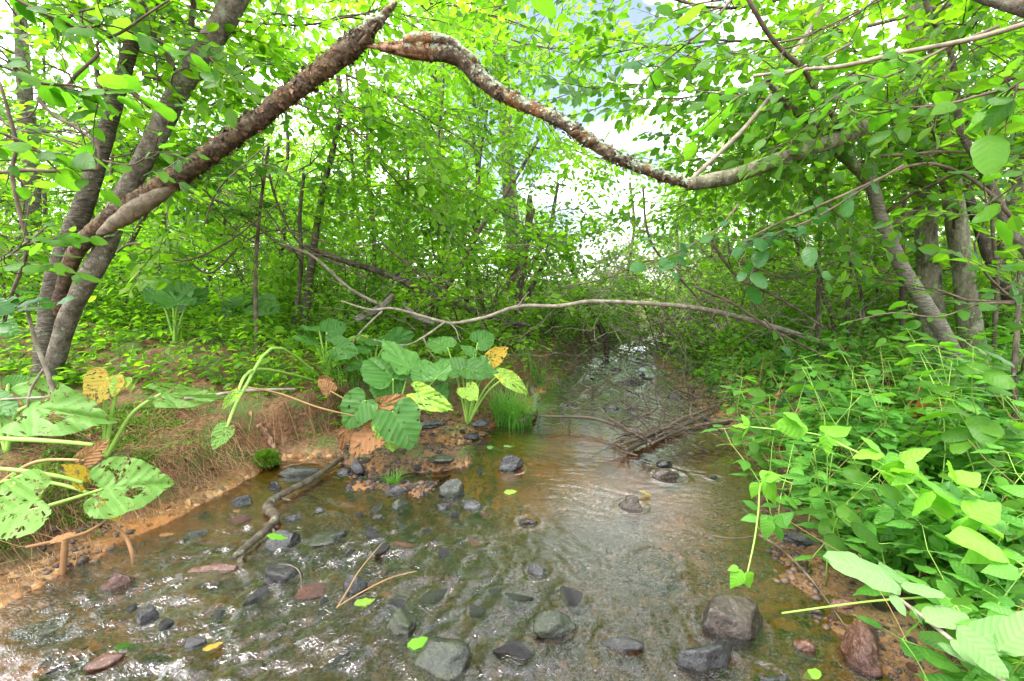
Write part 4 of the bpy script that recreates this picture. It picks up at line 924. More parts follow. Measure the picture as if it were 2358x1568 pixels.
# ------------------------------------------------------------------ masses of green: shrubs, saplings, far wood
def low(loc): return (loc[0], loc[1], loc[2]-.05)
PROTO = []
def proto(i, *a, **k):
    p = grow(*a, **k); return p
# far wood: four kinds, copied
far_spots = []
kinds = []
for k, (lm, H, sp) in enumerate([('leaf_lime', 9, 3.0), ('leaf_fresh', 11, 3.2), ('leaf_lime', 7, 2.8), ('leaf_lime', 8, 2.6)]):
    p = grow(500+k, H, .13, (rs.uniform(-.1, .1), 0), .06, sp, 30, 2.3, SPR, 1.5, .06, sides=6, elev=(-.1, .7), sub=4)
    kinds.append((p, lm))
FW = []
k = 0
for (Y, us, s0) in [(11, [-300, 60, 330, 640, 930, 1780, 2080, 2400], .42), (16, [-250, 30, 300, 560, 820, 1080, 1680, 1920, 2180, 2450], .55), (22, [-100, 180, 450, 700, 960, 1620, 1860, 2120, 2380], .72), (32, [0, 300, 560, 820, 1100, 1240, 1600, 1740, 2000, 2300], .85)]:
    for u in us:
        g = gpos(u+rs.uniform(-50, 50), Y+rs.uniform(-1.2, 1.2)); kk = rs.randint(4)
        g = low(g); s_ = s0*rs.uniform(.85, 1.15)
        lab = {0: 'lime green broad tree of the sunlit wood beyond the thicket', 1: 'tall fresh green tree of the wood beyond the thicket', 2: 'low lime green tree of the sunlit wood beyond the thicket', 3: 'slender yellow-green tree of the sunlit wood beyond the thicket'}[kk]
        if kinds[kk][0] is not None and not hasattr(kinds[kk][0], 'root'):
            r_ = put_tree(kinds[kk][0], 'background_tree', g, lab, 'tree', 'bark_mid', kinds[kk][1], 'trees of the far wood'); kinds[kk][0].root = r_
            r_.scale = (s_,)*3; r_.rotation_euler = (0, 0, rs.uniform(0, 6))
        else: copy_tree(kinds[kk][0].root, g, rs.uniform(0, 6.28), s_, lab)
# saplings and shrubs of the middle distance, each its own growth
MIDS = [
 (120, 6.5, 4.6, 1.6, 'leaf_mid', 'leafy young tree behind the left leaning tree'),
 (430, 7.5, 5.5, 1.9, 'leaf_lime', 'bright young tree above the clearing at left'),
 (640, 6.2, 4.8, 1.5, 'leaf_fresh', 'young tree behind the dead leaning stem'),
 (830, 6.8, 5.2, 1.5, 'leaf_mid', 'darker young tree left of the birch'),
 (1010, 7.4, 5.4, 1.4, 'leaf_fresh', 'young tree in front of the birch trunk'),
 (1060, 6.4, 4.2, 1.1, 'leaf_dark', 'dark young tree left of the sky gap'),
 (1100, 9.2, 4.0, .9, 'leaf_mid', 'slim young tree at the left border of the sky gap'),
 (1820, 7.4, 4.2, 1.2, 'leaf_mid', 'young tree at the right border of the sky gap'),
 (1900, 6.2, 5.0, 1.6, 'leaf_fresh', 'young tree over the row of thin stems at right'),
 (2060, 7.4, 5.6, 1.8, 'leaf_lime', 'bright young tree behind the pale leaning trunk'),
 (2300, 6.4, 5.2, 1.8, 'leaf_mid', 'young tree behind the right edge trunks'),
 (-150, 5.0, 4.6, 1.6, 'leaf_mid', 'young tree whose branches reach in at the left edge'),
 (2540, 4.6, 4.6, 1.6, 'leaf_mid', 'young tree whose branches reach in at the right edge'),
]
for k, (u, Y, H, sp, lm, lab) in enumerate(MIDS):
    g = low(gpos(u, Y)); p = grow(700+k, H, .035, (rs.uniform(-.12, .12), -.05), .16, sp, 11, 1.35, SPR, 1.05, .07, sides=7, elev=(-.1, .6), sub=3)
    put_tree(p, 'young_tree', g, lab, 'tree', 'bark_mid', lm)
# bushes: low, many-stemmed
def bush(seed, H, spread, ns, nl, sprays=SPR, sc=1., dens=4.):
    p = Plant(seed)
    for k in range(ns):
        az = p.rs.uniform(0, 6.28); P = p.limb((p.rs.normal(0, .08), p.rs.normal(0, .08), -.06), (math.cos(az)*spread, math.sin(az)*spread, 1.), H*p.rs.uniform(.6, 1.1), .012, 12, .10, acc=p.W)
        p.leafy(P, dens, sc, .12)
        for q in range(nl):
            i = p.rs.randint(2, 11); d = p.rs.normal(0, 1, 3); d[2] = abs(d[2])*.3
            Q = p.limb(P[i], d, H*.3, .005, 6, .15, sides=4); p.leafy(Q, dens*1.2, sc, .1)
    p.flush(sprays); return p
BUSH = [bush(800, 1.5, .45, 6, 3, SPR_SMALL, 1.0, 1.7), bush(801, 1.2, .55, 7, 3, SPR_SMALL, 1.05, 2.8), bush(802, 1.9, .35, 5, 4, SPR, .8, 1.5), bush(803, .9, .7, 8, 3, SPR_SMALL, .9, 3.6)]
BL = [('leaf_fresh', 'round fresh green bush'), ('leaf_lime', 'bright yellow-green bush'), ('leaf_fresh', 'tall loose green bush'), ('leaf_fresh', 'low spreading bush')]
BR = {}
BS = [(150, 4.6, 3, 'behind the foot of the leaning tree'), (330, 6.5, 1, 'in the clearing right of the leaning tree'), (520, 7.0, 1, 'in the middle of the bright clearing'), (640, 5.2, 0, 'behind the two thin stems'), (760, 5.2, 3, 'behind the snapped grey log'),
 (880, 6.4, 0, 'left of the birch foot'), (1010, 6.0, 2, 'hiding the birch foot'), (1100, 5.0, 0, 'left of the streamside clump of stems'), (1250, 6.6, 3, 'right of the streamside clump of stems'), (1290, 8.4, 3, 'at the left of the far stream end'),
 (1380, 9.0, 1, 'closing the far end of the stream'), (1560, 8.2, 0, 'on the right of the far stream end'), (1640, 6.6, 3, 'above the upstream brushwood'), (1720, 5.8, 0, 'below the dark hanging leaves'),
 (1800, 6.8, 1, 'behind the arching branch at right'), (1900, 5.6, 3, 'at the row of thin stems'), (2000, 6.6, 1, 'behind the row of thin stems'), (2060, 5.4, 0, 'left of the pale leaning trunk'), (2180, 6.2, 1, 'behind the thick pair of trunks'),
 (2270, 5.6, 3, 'right of the thick pair of trunks'), (2340, 5.0, 0, 'by the right edge trunks'), (2440, 4.4, 2, 'at the right edge behind the herbs'), (40, 5.4, 0, 'behind the left edge stem'), (-60, 4.2, 2, 'at the left edge'),
 (240, 8.0, 1, 'far back left of the clearing'), (440, 9.0, 1, 'far back in the clearing'), (700, 8.5, 1, 'far back behind the dark kinked sapling'), (960, 8.5, 0, 'far back behind the birch'), (1180, 8.2, 2, 'far back behind the streamside clump'),
 (1660, 8.8, 1, 'far back right of the sky gap'), (1860, 8.6, 1, 'far back behind the arching branch root'), (2100, 8.6, 1, 'far back behind the right-hand trunks'), (2320, 8.2, 1, 'far back at the right edge'), (1430, 7.6, 3, 'low over the far end of the stream'), (1400, 8.8, 0, 'closing the view up the stream'), (1500, 7.0, 3, 'hanging over the right side of the far stream'), (1350, 6.9, 0, 'leaning over the left side of the narrowing stream'), (1545, 6.3, 0, 'leaning over the right side of the narrowing stream'), (1620, 9.6, 0, 'far back beside the pale sky gap')]
for (u, Y, kk, where) in BS:
    g = low(gpos(u, Y)); lab = BL[kk][1]+' '+where
    if kk not in BR:
        p = BUSH[kk]; root = empty('bush', g, lab, 'bush', 'bushes of the thicket'); part('stems', p.W, M['twig'], root, world=False)
        tag(part('twigs', p.T, M['twig'], root, world=False), kind='stuff'); tag(part('foliage', p.L, M[BL[kk][0]], root, False, world=False), kind='stuff'); BR[kk] = root
        root.rotation_euler = (0, 0, rs.uniform(0, 6))
    else: copy_tree(BR[kk], g, rs.uniform(0, 6.28), rs.uniform(.85, 1.2)*(.6 if 'far end of the stream' in lab or 'far stream' in lab else 1), lab)
# overhanging sprays in the canopy at middle distance (limbs of trees standing outside the picture)
OV = [(430, 120, 3.9, 'mid'), (560, 250, 4.6, 'mid'), (640, 60, 3.8, 'lime'), (760, 220, 4.2, 'mid'), (860, 330, 4.8, 'fresh'), (960, 60, 4.2, 'lime'), (960, 260, 4.6, 'fresh'), (1090, 60, 5.2, 'lime'), 
 (1690, 90, 3.4, 'dark'), (1720, 260, 3.8, 'dark'), (1760, 330, 4.4, 'mid'), (1800, 80, 3.4, 'mid'), (1950, 180, 3.7, 'mid'), (2040, 60, 3.2, 'mid'), (1830, 420, 4.2, 'mid'), (2150, 120, 5.6, 'mid'), (2280, 240, 6.2, 'mid'), (1990, 500, 6.0, 'mid'), (700, 430, 5.2, 'mid'), (500, 430, 5.0, 'lime'), (2300, 60, 2.8, 'mid'), (160, 90, 3.2, 'mid'), (330, 330, 4.2, 'lime'), (90, 300, 3.6, 'mid'), (1330, 600, 8.5, 'mid'), (1600, 560, 7.0, 'mid'), (1270, 150, 6.0, 'fresh'), (1285, 330, 7.0, 'fresh')]
OVL = ['leafy branch at the top behind the middle leaning stem', 'leafy branch just above the middle of the dead leaning stem', 'bright leafy branch at the top edge left of the splintered tip', 'leafy branch hanging under the splintered tip', 'leafy branch under the torn end of the broken limb', 'bright leafy branch above the torn end of the broken limb', 'leafy branch below the highest bend of the broken limb', 'bright leafy branch beside the tall grey trunk at the top',
 'dark leafy branch at the top, right of the sky gap', 'dark leafy branch right of the sky gap at the height of the pale branch', 'leafy branch just above the joint of limb and broken limb', 'leafy branch at the top under the dark wavy branch', 'leafy branch behind the long smooth bare branch', 'leafy branch at the top edge over the pale leaning trunk', 'leafy branch below the long limb at right', 'leafy branch at the top of the thick pair of trunks', 'leafy branch behind the curving sapling trunk', 'leafy branch behind the bowed thin branch',
 'leafy branch left of the dark kinked sapling', 'bright leafy branch under the dead leaning stem', 'leafy branch in the top right corner below the thick branch', 'leafy branch in the top left corner behind the curling branch', 'bright leafy branch between the two upper stems of the leaning tree', 'leafy branch at the left edge behind the drooping stem', 'leafy branch low in the sky gap over the far stream', 'leafy branch right of the far stream behind the hanging dark leaves', 'fine leafy branch over the middle of the broken limb', 'fine leafy branch below the middle of the broken limb']
for k, (u, v, Y, lm) in enumerate(OV):
    p = Plant(900+k); c = W(u, v, Y); away = 1 if u > 1420 else -1
    s0 = c+np.array([away*.9, p.rs.uniform(0, .6), p.rs.uniform(.1, .7)]); d = c-s0
    P = p.limb(s0, d, 2.0, .014, 12, .10, .0, 6, acc=p.W)
    p.leafy(P, 4.5, 1.0, .15)
    for q in range(5):
        i = p.rs.randint(2, 11); a = p.rs.normal(0, 1, 3); a[2] *= .4; dd = (P[i]-P[i-1]); dd = dd/np.linalg.norm(dd)+a*.8
        Q = p.limb(P[i], dd, .9, .006, 7, .15, .0, 4); p.leafy(Q, 5, 1.0, .15)
    p.flush(SPR)
    root = empty('leafy_branch', s0, OVL[k], 'branch', 'leafy branches of the canopy')
    part('branch', p.W, M['twig'], root); tag(part('twigs', p.T, M['twig'], root), kind='stuff'); tag(part('foliage', p.L, M['leaf_'+lm], root, False), kind='stuff')
# ------------------------------------------------------------------ plants near the camera, leaf by leaf
LM = {k: lmesh('leaf', leaf_hi(*a), 'leaf_herb') for k, a in {'h0': ('point', .56, .10, .14, 8, .015, 1), 'h1': ('point', .50, .16, .20, 8, .02, 2, .3), 'h2': ('lance', .42, .12, .10, 8, .02, 3)}.items()}
def clone(me, m):
    k = me.copy(); k.materials.clear(); k.materials.append(M[m]); return k
def variants(kind, m, n=3, wd=.55, **kw):
    return [lmesh('leaf', leaf_hi(kind, wd*(1+.08*(q-1)), kw.get('fold', .12), kw.get('curl', .12)+.08*q, 10, .02, q*5, kw.get('twist', .25)*(q-1), kw.get('serr', 0)), m) for q in range(n)]
NEARL = variants('ovate', 'leaf_near', 4, .60, serr=.02); BLUEL = variants('round', 'leaf_blue', 3, .62); PALEL = variants('round', 'leaf_pale', 3, .46, curl=.05, twist=.1)
VINEL = variants('point', 'leaf_vine', 3, .60, curl=.08, twist=.4); HERBL = [LM['h0'], LM['h1'], LM['h2']]; BIGNEAR = variants('round', 'leaf_near', 3, .62, serr=.015)
def put_leaf(me, root, base, d, nrm, size, name='leaf', label=None, wr=1.):
    o = link(name, me, root); d = Vector(d).normalized(); n = Vector(nrm); x = d.cross(n)
    if x.length < 1e-4: x = Vector((1, 0, 0))
    x.normalize(); z = x.cross(d)
    R = Matrix((x, d, z)).transposed().to_4x4()
    o.matrix_local = Matrix.Translation(Vector(base)-root.location) @ R @ Matrix.Diagonal((size*wr, size, size, 1))
    if label: o['label'] = label
    return o
def leaf_px(root, me, base, tip, Y0, Y1=None, roll=0., label=None, name='leaf', up=.6, wr=1.):
    A0 = Vector(W(base[0], base[1], Y0)); A1 = Vector(W(tip[0], tip[1], Y1 or Y0)); d = A1-A0
    n = (Vector(_C)-A0).normalized()*(1-up)+Vector((0, 0, 1))*up
    n = Matrix.Rotation(roll, 3, d.normalized()) @ n
    return put_leaf(me, root, A0, d, n, d.length, name, label, wr)
def near_branch(label, pts, meshes, size, seed, step=.05, twigs=5, tl=.3, name='leafy_branch', bm='twig', up=.7, lr=(.4, 1.15), group=None, cat='branch', tmax=260, sag=-.12):
    P, R = path(pts, 26); root = empty(name, P[0], label, cat, group); A = Acc(); tube(A, P, R, 7, .1, seed, freq=20); part('branch', A, M[bm], root)
    pl = Plant(seed); lines = [(P[3:], 1.)]
    for k in range(twigs):
        i = pl.rs.randint(4, 24); t = (P[i]-P[i-1]); t /= np.linalg.norm(t); a = pl.rs.normal(0, 1, 3); a[2] *= .5
        Q = pl.limb(P[i], t*.7+a*.6, tl*pl.rs.uniform(.6, 1.3), .003, 9, .15, -.01, 4); lines.append((Q, .9))
    if pl.T.n: tag(part('twigs', pl.T, M[bm], root), kind='stuff')
    cnt = 0
    for Q, s_ in lines:
        L = np.linalg.norm(np.diff(Q, axis=0), axis=1).sum(); n = max(3, int(L/step))
        for q in range(n):
            if cnt > tmax: break
            t = (q+.7)/n*(len(Q)-1.001); i = int(t); f = t-i; p_ = Q[i]*(1-f)+Q[i+1]*f; dr = Q[i+1]-Q[i]; dr = dr/np.linalg.norm(dr)
            lat = np.cross(dr, [0, 0, 1.]); lat /= np.linalg.norm(lat)+1e-6; sd = 1 if q % 2 else -1; ph = pl.rs.uniform(.6, 1.2)*sd
            d = dr*math.cos(ph)+lat*math.sin(ph)+np.array([0, 0, pl.rs.normal(sag, .25)])
            nn = np.array([0, 0, up])+pl.rs.normal(0, .35, 3)+np.array([0, -.35, 0])
            put_leaf(meshes[pl.rs.randint(len(meshes))], root, p_, d, nn, size*pl.rs.uniform(*lr)); cnt += 1
    return root
near_branch('large-leaved branch across the top left corner', [(-120, 120, 1.7, 9), (0, 150, 1.75, 8), (90, 190, 1.8, 7), (180, 200, 1.85, 5), (250, 240, 1.9, 3)], NEARL, .12, 1, .055, 6, .35)
near_branch('leafy branch along the left edge above the drooping stem', [(-140, 330, 1.6, 8), (-40, 300, 1.65, 7), (60, 330, 1.7, 5), (140, 400, 1.75, 3)], NEARL, .11, 2, .06, 5, .3)
near_branch('leafy branch at the very top left', [(-60, -60, 2.0, 8), (60, 10, 2.05, 7), (170, 60, 2.1, 6), (260, 60, 2.15, 4), (330, 90, 2.2, 3)], NEARL, .10, 3, .05, 8, .35)
near_branch('leafy shoot hanging over the middle stem of the leaning tree', [(200, 360, 2.4, 4), (300, 380, 2.4, 4), (360, 350, 2.4, 3), (440, 370, 2.4, 3)], NEARL, .085, 4, .06, 4, .25)
near_branch('leafy shoots in front of the dead leaning stem', [(470, 520, 2.5, 3), (500, 440, 2.45, 4), (560, 380, 2.4, 3), (620, 330, 2.4, 3)], NEARL, .08, 5, .06, 4, .25)
near_branch('low leafy branch at the left edge in front of the grey trunk', [(-80, 640, 1.8, 6), (0, 600, 1.8, 5), (60, 560, 1.85, 4), (110, 520, 1.9, 3)], NEARL, .10, 6, .06, 6, .3)
near_branch('leafy shoot beside the foot of the leaning tree at the left edge', [(-60, 760, 1.9, 5), (0, 730, 1.9, 4), (60, 690, 1.9, 3)], BLUEL, .10, 7, .06, 4, .25)
near_branch('pair of big drooping leaves at the top edge right of the tall grey trunk', [(1150, -80, 1.35, 5), (1190, -30, 1.35, 4), (1230, -20, 1.35, 3)], BIGNEAR, .11, 8, .06, 0, .2)
NEARS = 0
near_branch('dark leafy spray in front of the sky gap, high up', [(1700, -20, 1.9, 6), (1640, 50, 1.9, 5), (1570, 110, 1.95, 4), (1500, 170, 2.0, 3), (1450, 230, 2.05, 2)], BLUEL, .075, 9, .06, 4, .24)
near_branch('big-leaved spray at the top right of the sky gap', [(1800, -60, 1.3, 6), (1700, -10, 1.3, 5), (1600, 10, 1.35, 4), (1540, 30, 1.4, 2)], BIGNEAR, .10, 10, .07, 1, .2)
near_branch('leafy spray under the long smooth branch', [(1960, 100, 1.7, 6), (1860, 150, 1.75, 5), (1760, 190, 1.8, 4), (1680, 240, 1.85, 3)], NEARL, .085, 11, .055, 6, .32)
near_branch('leafy branch crossing the upper right area', [(2300, 60, 1.8, 8), (2180, 110, 1.85, 7), (2060, 170, 1.9, 6), (1960, 200, 1.95, 4), (1880, 260, 2.0, 3)], NEARL, .085, 12, .055, 8, .35)
near_branch('leafy branch reaching over the thick pair of trunks', [(2420, 200, 1.7, 8), (2300, 210, 1.75, 7), (2180, 240, 1.8, 6), (2080, 250, 1.9, 4), (1990, 270, 2.0, 3)], NEARL, .10, 13, .065, 5, .26)
near_branch('very large pale green leaves at the upper right edge', [(2480, 150, 1.0, 6), (2400, 170, 1.0, 5), (2330, 200, 1.02, 4), (2260, 260, 1.05, 3)], BIGNEAR, .10, 14, .06, 2, .16)
near_branch('dark glossy leaves hanging at the left end of the bowed branch', [(1700, 470, 2.3, 5), (1660, 520, 2.3, 4), (1600, 560, 2.3, 3), (1540, 590, 2.3, 3), (1480, 610, 2.3, 2)], BLUEL, .10, 15, .055, 3, .2)
near_branch('blue-green leaves along the middle of the bowed branch', [(2080, 380, 2.1, 5), (1980, 440, 2.1, 5), (1880, 500, 2.1, 4), (1780, 540, 2.1, 3), (1700, 570, 2.1, 2)], BLUEL, .10, 16, .06, 7, .26)
near_branch('leafy twig dangling from the arching bare branch', [(1760, 735, 3.0, 4), (1800, 780, 3.0, 3), (1830, 850, 3.0, 3), (1850, 900, 3.0, 2)], BLUEL, .10, 17, .09, 3, .2)
near_branch('leafy branch low at the right edge above the herbs', [(2460, 380, 1.9, 6), (2380, 400, 1.95, 5), (2320, 440, 2.0, 4), (2260, 480, 2.05, 3)], NEARL, .11, 18, .07, 3, .24)
near_branch('high leafy spray between the long branch and the thin pale branch', [(2080, -60, 2.4, 6), (1990, 20, 2.4, 5), (1900, 80, 2.45, 4), (1820, 170, 2.5, 3)], NEARL, .085, 19, .05, 8, .35)
near_branch('leafy spray around the crooked branch', [(2060, 130, 2.9, 6), (1960, 170, 2.9, 5), (1840, 230, 3.0, 4), (1740, 260, 3.0, 3), (1640, 260, 3.0, 2)], NEARL, .085, 20, .055, 6, .34)
near_branch('leafy branch low in front of the right-hand trunks', [(2360, 700, 2.3, 5), (2260, 700, 2.3, 5), (2160, 730, 2.3, 4), (2060, 720, 2.35, 3), (1960, 740, 2.4, 2)], NEARL, .09, 21, .07, 4, .22)
# sprig of pale oval leaves leaning in at the bottom right
root = empty('alder_sprig', W(2400, 1640, .72), 'sprig of large pale oval leaves leaning in at the bottom right corner', 'branch')
P, R = path([(2420, 1660, .78, 12), (2280, 1545, .82, 11), (2150, 1440, .88, 10), (2060, 1370, .94, 8), (2035, 1345, .98, 6)]); A = Acc(); tube(A, P, R, 7, .06, 3); part('branch', A, M['twig_grey'], root)
for b_, t_, Y0, Y1, ro in [((2075, 1350), (1925, 1262), .95, .95, .3), ((2085, 1350), (2030, 1290), .95, 1.05, .9), ((2070, 1345), (2180, 1370), .95, .9, -.3), ((2050, 1365), (2090, 1415), .92, .88, -.2), ((2100, 1400), (2140, 1440), .9, .9, 0), ((2190, 1470), (2250, 1530), .85, .8, .2), ((2210, 1490), (2358, 1420), .85, .8, .2), ((2200, 1440), (2330, 1570), .8, .75, .5), ((2300, 1500), (2400, 1400), .8, .78, 0), ((2240, 1520), (2160, 1480), .84, .86, 0), ((2130, 1430), (2230, 1395), .88, .9, 0)]:
    leaf_px(root, PALEL[rs.randint(3)], b_, t_, Y0, Y1, ro*.5)
# bright vine with leaflets in threes
root = empty('vine', W(2340, 1280, 1.15), 'bright lime vine with leaflets in threes creeping over the herbs at right', 'plant')
P, R = path([(2400, 1330, 1.15, 6), (2260, 1240, 1.2, 6), (2130, 1160, 1.28, 5), (2050, 1080, 1.35, 5), (1950, 1030, 1.45, 5), (1880, 1000, 1.55, 4), (1750, 985, 1.65, 3), (1700, 980, 1.7, 2)]); A = Acc(); tube(A, P, R, 6); part('stem', A, M['stalk'], root)
for c_, sz, Y, a0 in [((1725, 980), 52, 1.66, 3.2), ((1850, 975), 70, 1.55, 2.9), ((1900, 1000), 90, 1.5, .4), ((2030, 1040), 80, 1.38, 3.0), ((2070, 1060), 100, 1.32, .6), ((2150, 1130), 110, 1.22, 1.2), ((2100, 1090), 70, 1.25, 3.6), ((2230, 1190), 120, 1.15, .5), ((2200, 1110), 90, 1.2, -.6), ((2300, 1260), 120, 1.1, 2.6)]:
    for da in (-1.1, 0, 1.1):
        a = a0+da; leaf_px(root, VINEL[rs.randint(3)], c_, (c_[0]+sz*.85*math.cos(a), c_[1]+sz*.6*math.sin(a)), Y, Y+rs.uniform(-.06, .06), rs.normal(0, .3))
root = empty('vine', W(1745, 1060, 1.75), 'thin yellow-green vine dangling over the water with a leaf pair at its tip', 'plant')
P, R = path([(1830, 1115, 1.75, 3), (1780, 1100, 1.75, 4), (1752, 1115, 1.72, 4), (1746, 1180, 1.6, 4), (1736, 1250, 1.5, 4), (1716, 1340, 1.42, 3)]); A = Acc(); tube(A, P, R, 5); part('stem', A, M['stalk'], root)
for b_, t_, Y, k in [((1708, 1312), (1680, 1358), 1.42, 0), ((1718, 1318), (1738, 1360), 1.42, 0), ((1700, 1305), (1675, 1312), 1.43, 0), ((1745, 1110), (1730, 1150), 1.72, 0), ((1760, 1095), (1810, 1165), 1.72, 0), ((1750, 1100), (1800, 1085), 1.73, 0), ((1745, 1170), (1712, 1150), 1.66, 1), ((1745, 1190), (1705, 1195), 1.65, 1), ((1780, 1195), (1840, 1210), 1.65, 1), ((1770, 1190), (1760, 1250), 1.62, 1), ((1750, 1200), (1790, 1190), 1.64, 1), ((1785, 1210), (1830, 1175), 1.66, 1), ((1790, 1210), (1800, 1250), 1.63, 1)]:
    leaf_px(root, (VINEL if k == 0 else HERBL)[rs.randint(3)], b_, t_, Y, Y, rs.normal(0, .2), up=.35)

# ---- big-leaved plants
def holes(vt, seed, thr):
    v, t = vt; c = v[t].mean(1); n = vn2(c[:, 0]*11, c[:, 1]*11, seed+3)*.7+vn2(c[:, 0]*26, c[:, 1]*26, seed)*.45; return v, t[n < thr]
HEART = {}
def heart(m, seed):
    if (m, seed) not in HEART: HEART[(m, seed)] = lmesh('leaf', holes(leaf_heart(seed, cup=.16+.05*(seed % 3), ruf=.014+.009*(seed % 4), droop=.16+.11*(seed % 3), torn=.015+.02*(seed % 2), rings=12, seg=72), seed, {'leaf_bitten': .47, 'leaf_yellow': .47, 'leaf_tan': .50, 'leaf_half': .58}.get(m, .70)), m)
    return HEART[(m, seed)]
def big_plant(label, rootpx, leaves, name='broadleaf_plant', group=None):
    """leaves: base(u,v), tip(u,v), Y0, Y1, material, width ratio, roll, stalk?"""
    R0 = W(rootpx[0], rootpx[1], rootpx[2]); R0[2] = Z(R0[0], R0[1]); root = empty(name, R0, label, 'plant', group)
    for k, (b_, t_, Y0, Y1, m_, wr, ro, *st) in enumerate(leaves):
        o = leaf_px(root, heart('leaf_'+m_, (k*7+int(b_[0])) % 6), b_, t_, Y0, Y1, ro, None, up=.4, wr=wr)
        if m_ in ('yellow', 'tan', 'half', 'bitten'): o['label'] = {'yellow': 'yellowed leaf with rusty holes', 'tan': 'withered tan leaf', 'half': 'leaf turning yellow at its edges', 'bitten': 'leaf eaten full of holes'}[m_]
        base = W(b_[0], b_[1], Y0); r_ = size_at(base, 8 if Y0 < 2.3 else 4.5)/2
        if st and st[0] is None: continue
        mids = [W(*q) for q in (st[0] if st else [])]
        Pq = resample([base]+mids+([R0] if not (st and len(st) > 1) else []), 14) if mids else resample([base, base*.5+R0*.5+np.array([0, 0, .06]), R0], 12)
        A = Acc(); tube(A, Pq, np.linspace(r_*.8, r_*1.3, len(Pq)), 7); part('stalk', A, M['stalk_red' if m_ == 'tan' else 'stalk'], root)
    return root
big_plant('broad plant at the left edge with two large bitten leaves over the water', (-40, 1060, 1.75), [
    ((236, 1126), (392, 1108), 1.62, 1.70, 'bitten', 1.05, .25, [(160, 1150, 1.6), (60, 1180, 1.6)], 1),
    ((88, 1150), (-90, 1215), 1.42, 1.36, 'bitten', 1.0, -.2),
    ((250, 1150), (275, 1200), 1.64, 1.6, 'yellow', .8, .4),
    ((195, 1060), (250, 1010), 1.7, 1.75, 'tan', .7, .2), ((190, 1110), (160, 1070), 1.66, 1.6, 'yellow', .7, .2)])
big_plant('broad plant with long pale stalks and three tattered leaves on the left bank', (10, 1010, 1.95), [
    ((62, 935), (218, 962), 2.0, 1.9, 'bitten', .62, .6), ((-20, 925), (30, 945), 2.0, 1.95, 'big', .8, .2),
    ((20, 885), (75, 870), 2.1, 2.15, 'big', .9, .3), ((-20, 560+180), (40, 770), 2.2, 2.2, 'big', .9, .3)])
big_plant('plant with one yellow hole-riddled leaf and one narrow tattered leaf', (236, 1010, 2.05), [
    ((250, 868), (200, 930), 2.05, 1.98, 'yellow', 1.25, .3), ((285, 872), (255, 905), 2.06, 2.0, 'half', .9, .1), ((372, 906), (492, 920), 2.05, 2.0, 'bitten', .42, .9)])
big_plant('broad plant sending a bent pale stalk down the bank to a wilted leaf', (745, 725, 3.3), [
    ((522, 984), (488, 1036), 2.0, 1.95, 'bitten', .75, 0, [(560, 900, 2.2), (640, 800, 2.6)]), ((546, 905), (508, 942), 2.1, 2.05, 'half', .5, 0, [(600, 850, 2.4)]),
    ((752, 765), (800, 745), 3.3, 3.4, 'big', 1, .5), ((735, 762), (695, 748), 3.3, 3.4, 'big', .9, .6), ((725, 790), (672, 775), 3.3, 3.2, 'big', .9, .6), ((770, 800), (822, 812), 3.2, 3.1, 'big', .8, .5)])
big_plant('clump of heart-shaped leaves at the water with a large one hanging in front', (905, 985, 2.62), [
    ((905, 948), (955, 1032), 2.40, 2.34, 'big', 1.1, 0, [(880, 960, 2.5)]), ((840, 922), (786, 985), 2.42, 2.38, 'big', 1.05, 0), ((905, 872), (848, 815), 2.6, 2.75, 'big', 1.1, .2), ((942, 850), (886, 778), 2.65, 2.8, 'big', .85, .5),
    ((985, 872), (955, 818), 2.62, 2.75, 'big', .9, .1), ((1005, 870), (1020, 815), 2.6, 2.75, 'big', .9, -.4), ((866, 940), (928, 912), 2.44, 2.42, 'tan', .55, .6), ((960, 905), (1042, 944), 2.5, 2.42, 'half', .55, .5),
    ((885, 975), (798, 1042), 2.42, 2.32, 'tan', .95, .1), ((878, 975), (908, 1040), 2.40, 2.34, 'half', .65, .2), ((915, 905), (850, 885), 2.62, 2.6, 'big', 1.2, 0), ((1000, 925), (1030, 880), 2.66, 2.7, 'big', .9, .2), ((800, 985), (785, 1035), 2.45, 2.4, 'tan', .6, 0),
    ((760, 900), (735, 870), 2.6, 2.6, 'tan', 1.0, .2)])
big_plant('broad-leaved clump with yellowing leaves left of the grass tussock', (1075, 880, 3.2), [
    ((1062, 850), (1008, 836), 3.15, 3.2, 'big', 1, .1), ((1075, 848), (1130, 862), 3.15, 3.1, 'big', 1, -.1), ((1072, 893), (1098, 922), 3.05, 2.95, 'half', 1.0, 0), ((1110, 850), (1150, 822), 3.2, 3.3, 'big', 1, .1), ((1130, 830), (1170, 800), 3.25, 3.2, 'yellow', .8, .2),
    ((1090, 815), (1060, 795), 3.3, 3.3, 'big', .8, .2), ((1150, 860), (1200, 880), 3.15, 3.1, 'half', .5, .2), ((1165, 868), (1215, 905), 3.1, 3.05, 'half', .6, .3), ((1030, 800), (985, 780), 3.3, 3.4, 'big', 1, .2), ((1100, 790), (1140, 765), 3.4, 3.5, 'big', 1, .2)])
big_plant('broad-leaved clump behind the heart-shaped leaves', (860, 840, 3.5), [
    ((850, 808), (795, 800), 3.4, 3.4, 'big', .9, .6), ((870, 795), (840, 768), 3.5, 3.7, 'big', .9, .5), ((885, 800), (930, 782), 3.5, 3.6, 'big', 1, .6), ((840, 838), (795, 852), 3.3, 3.2, 'big', .9, .4), ((905, 785), (955, 768), 3.6, 3.7, 'big', 1, .6), ((828, 782), (790, 772), 3.6, 3.7, 'half', .9, .5), ((860, 840), (838, 872), 3.2, 3.1, 'big', .9, .3)])
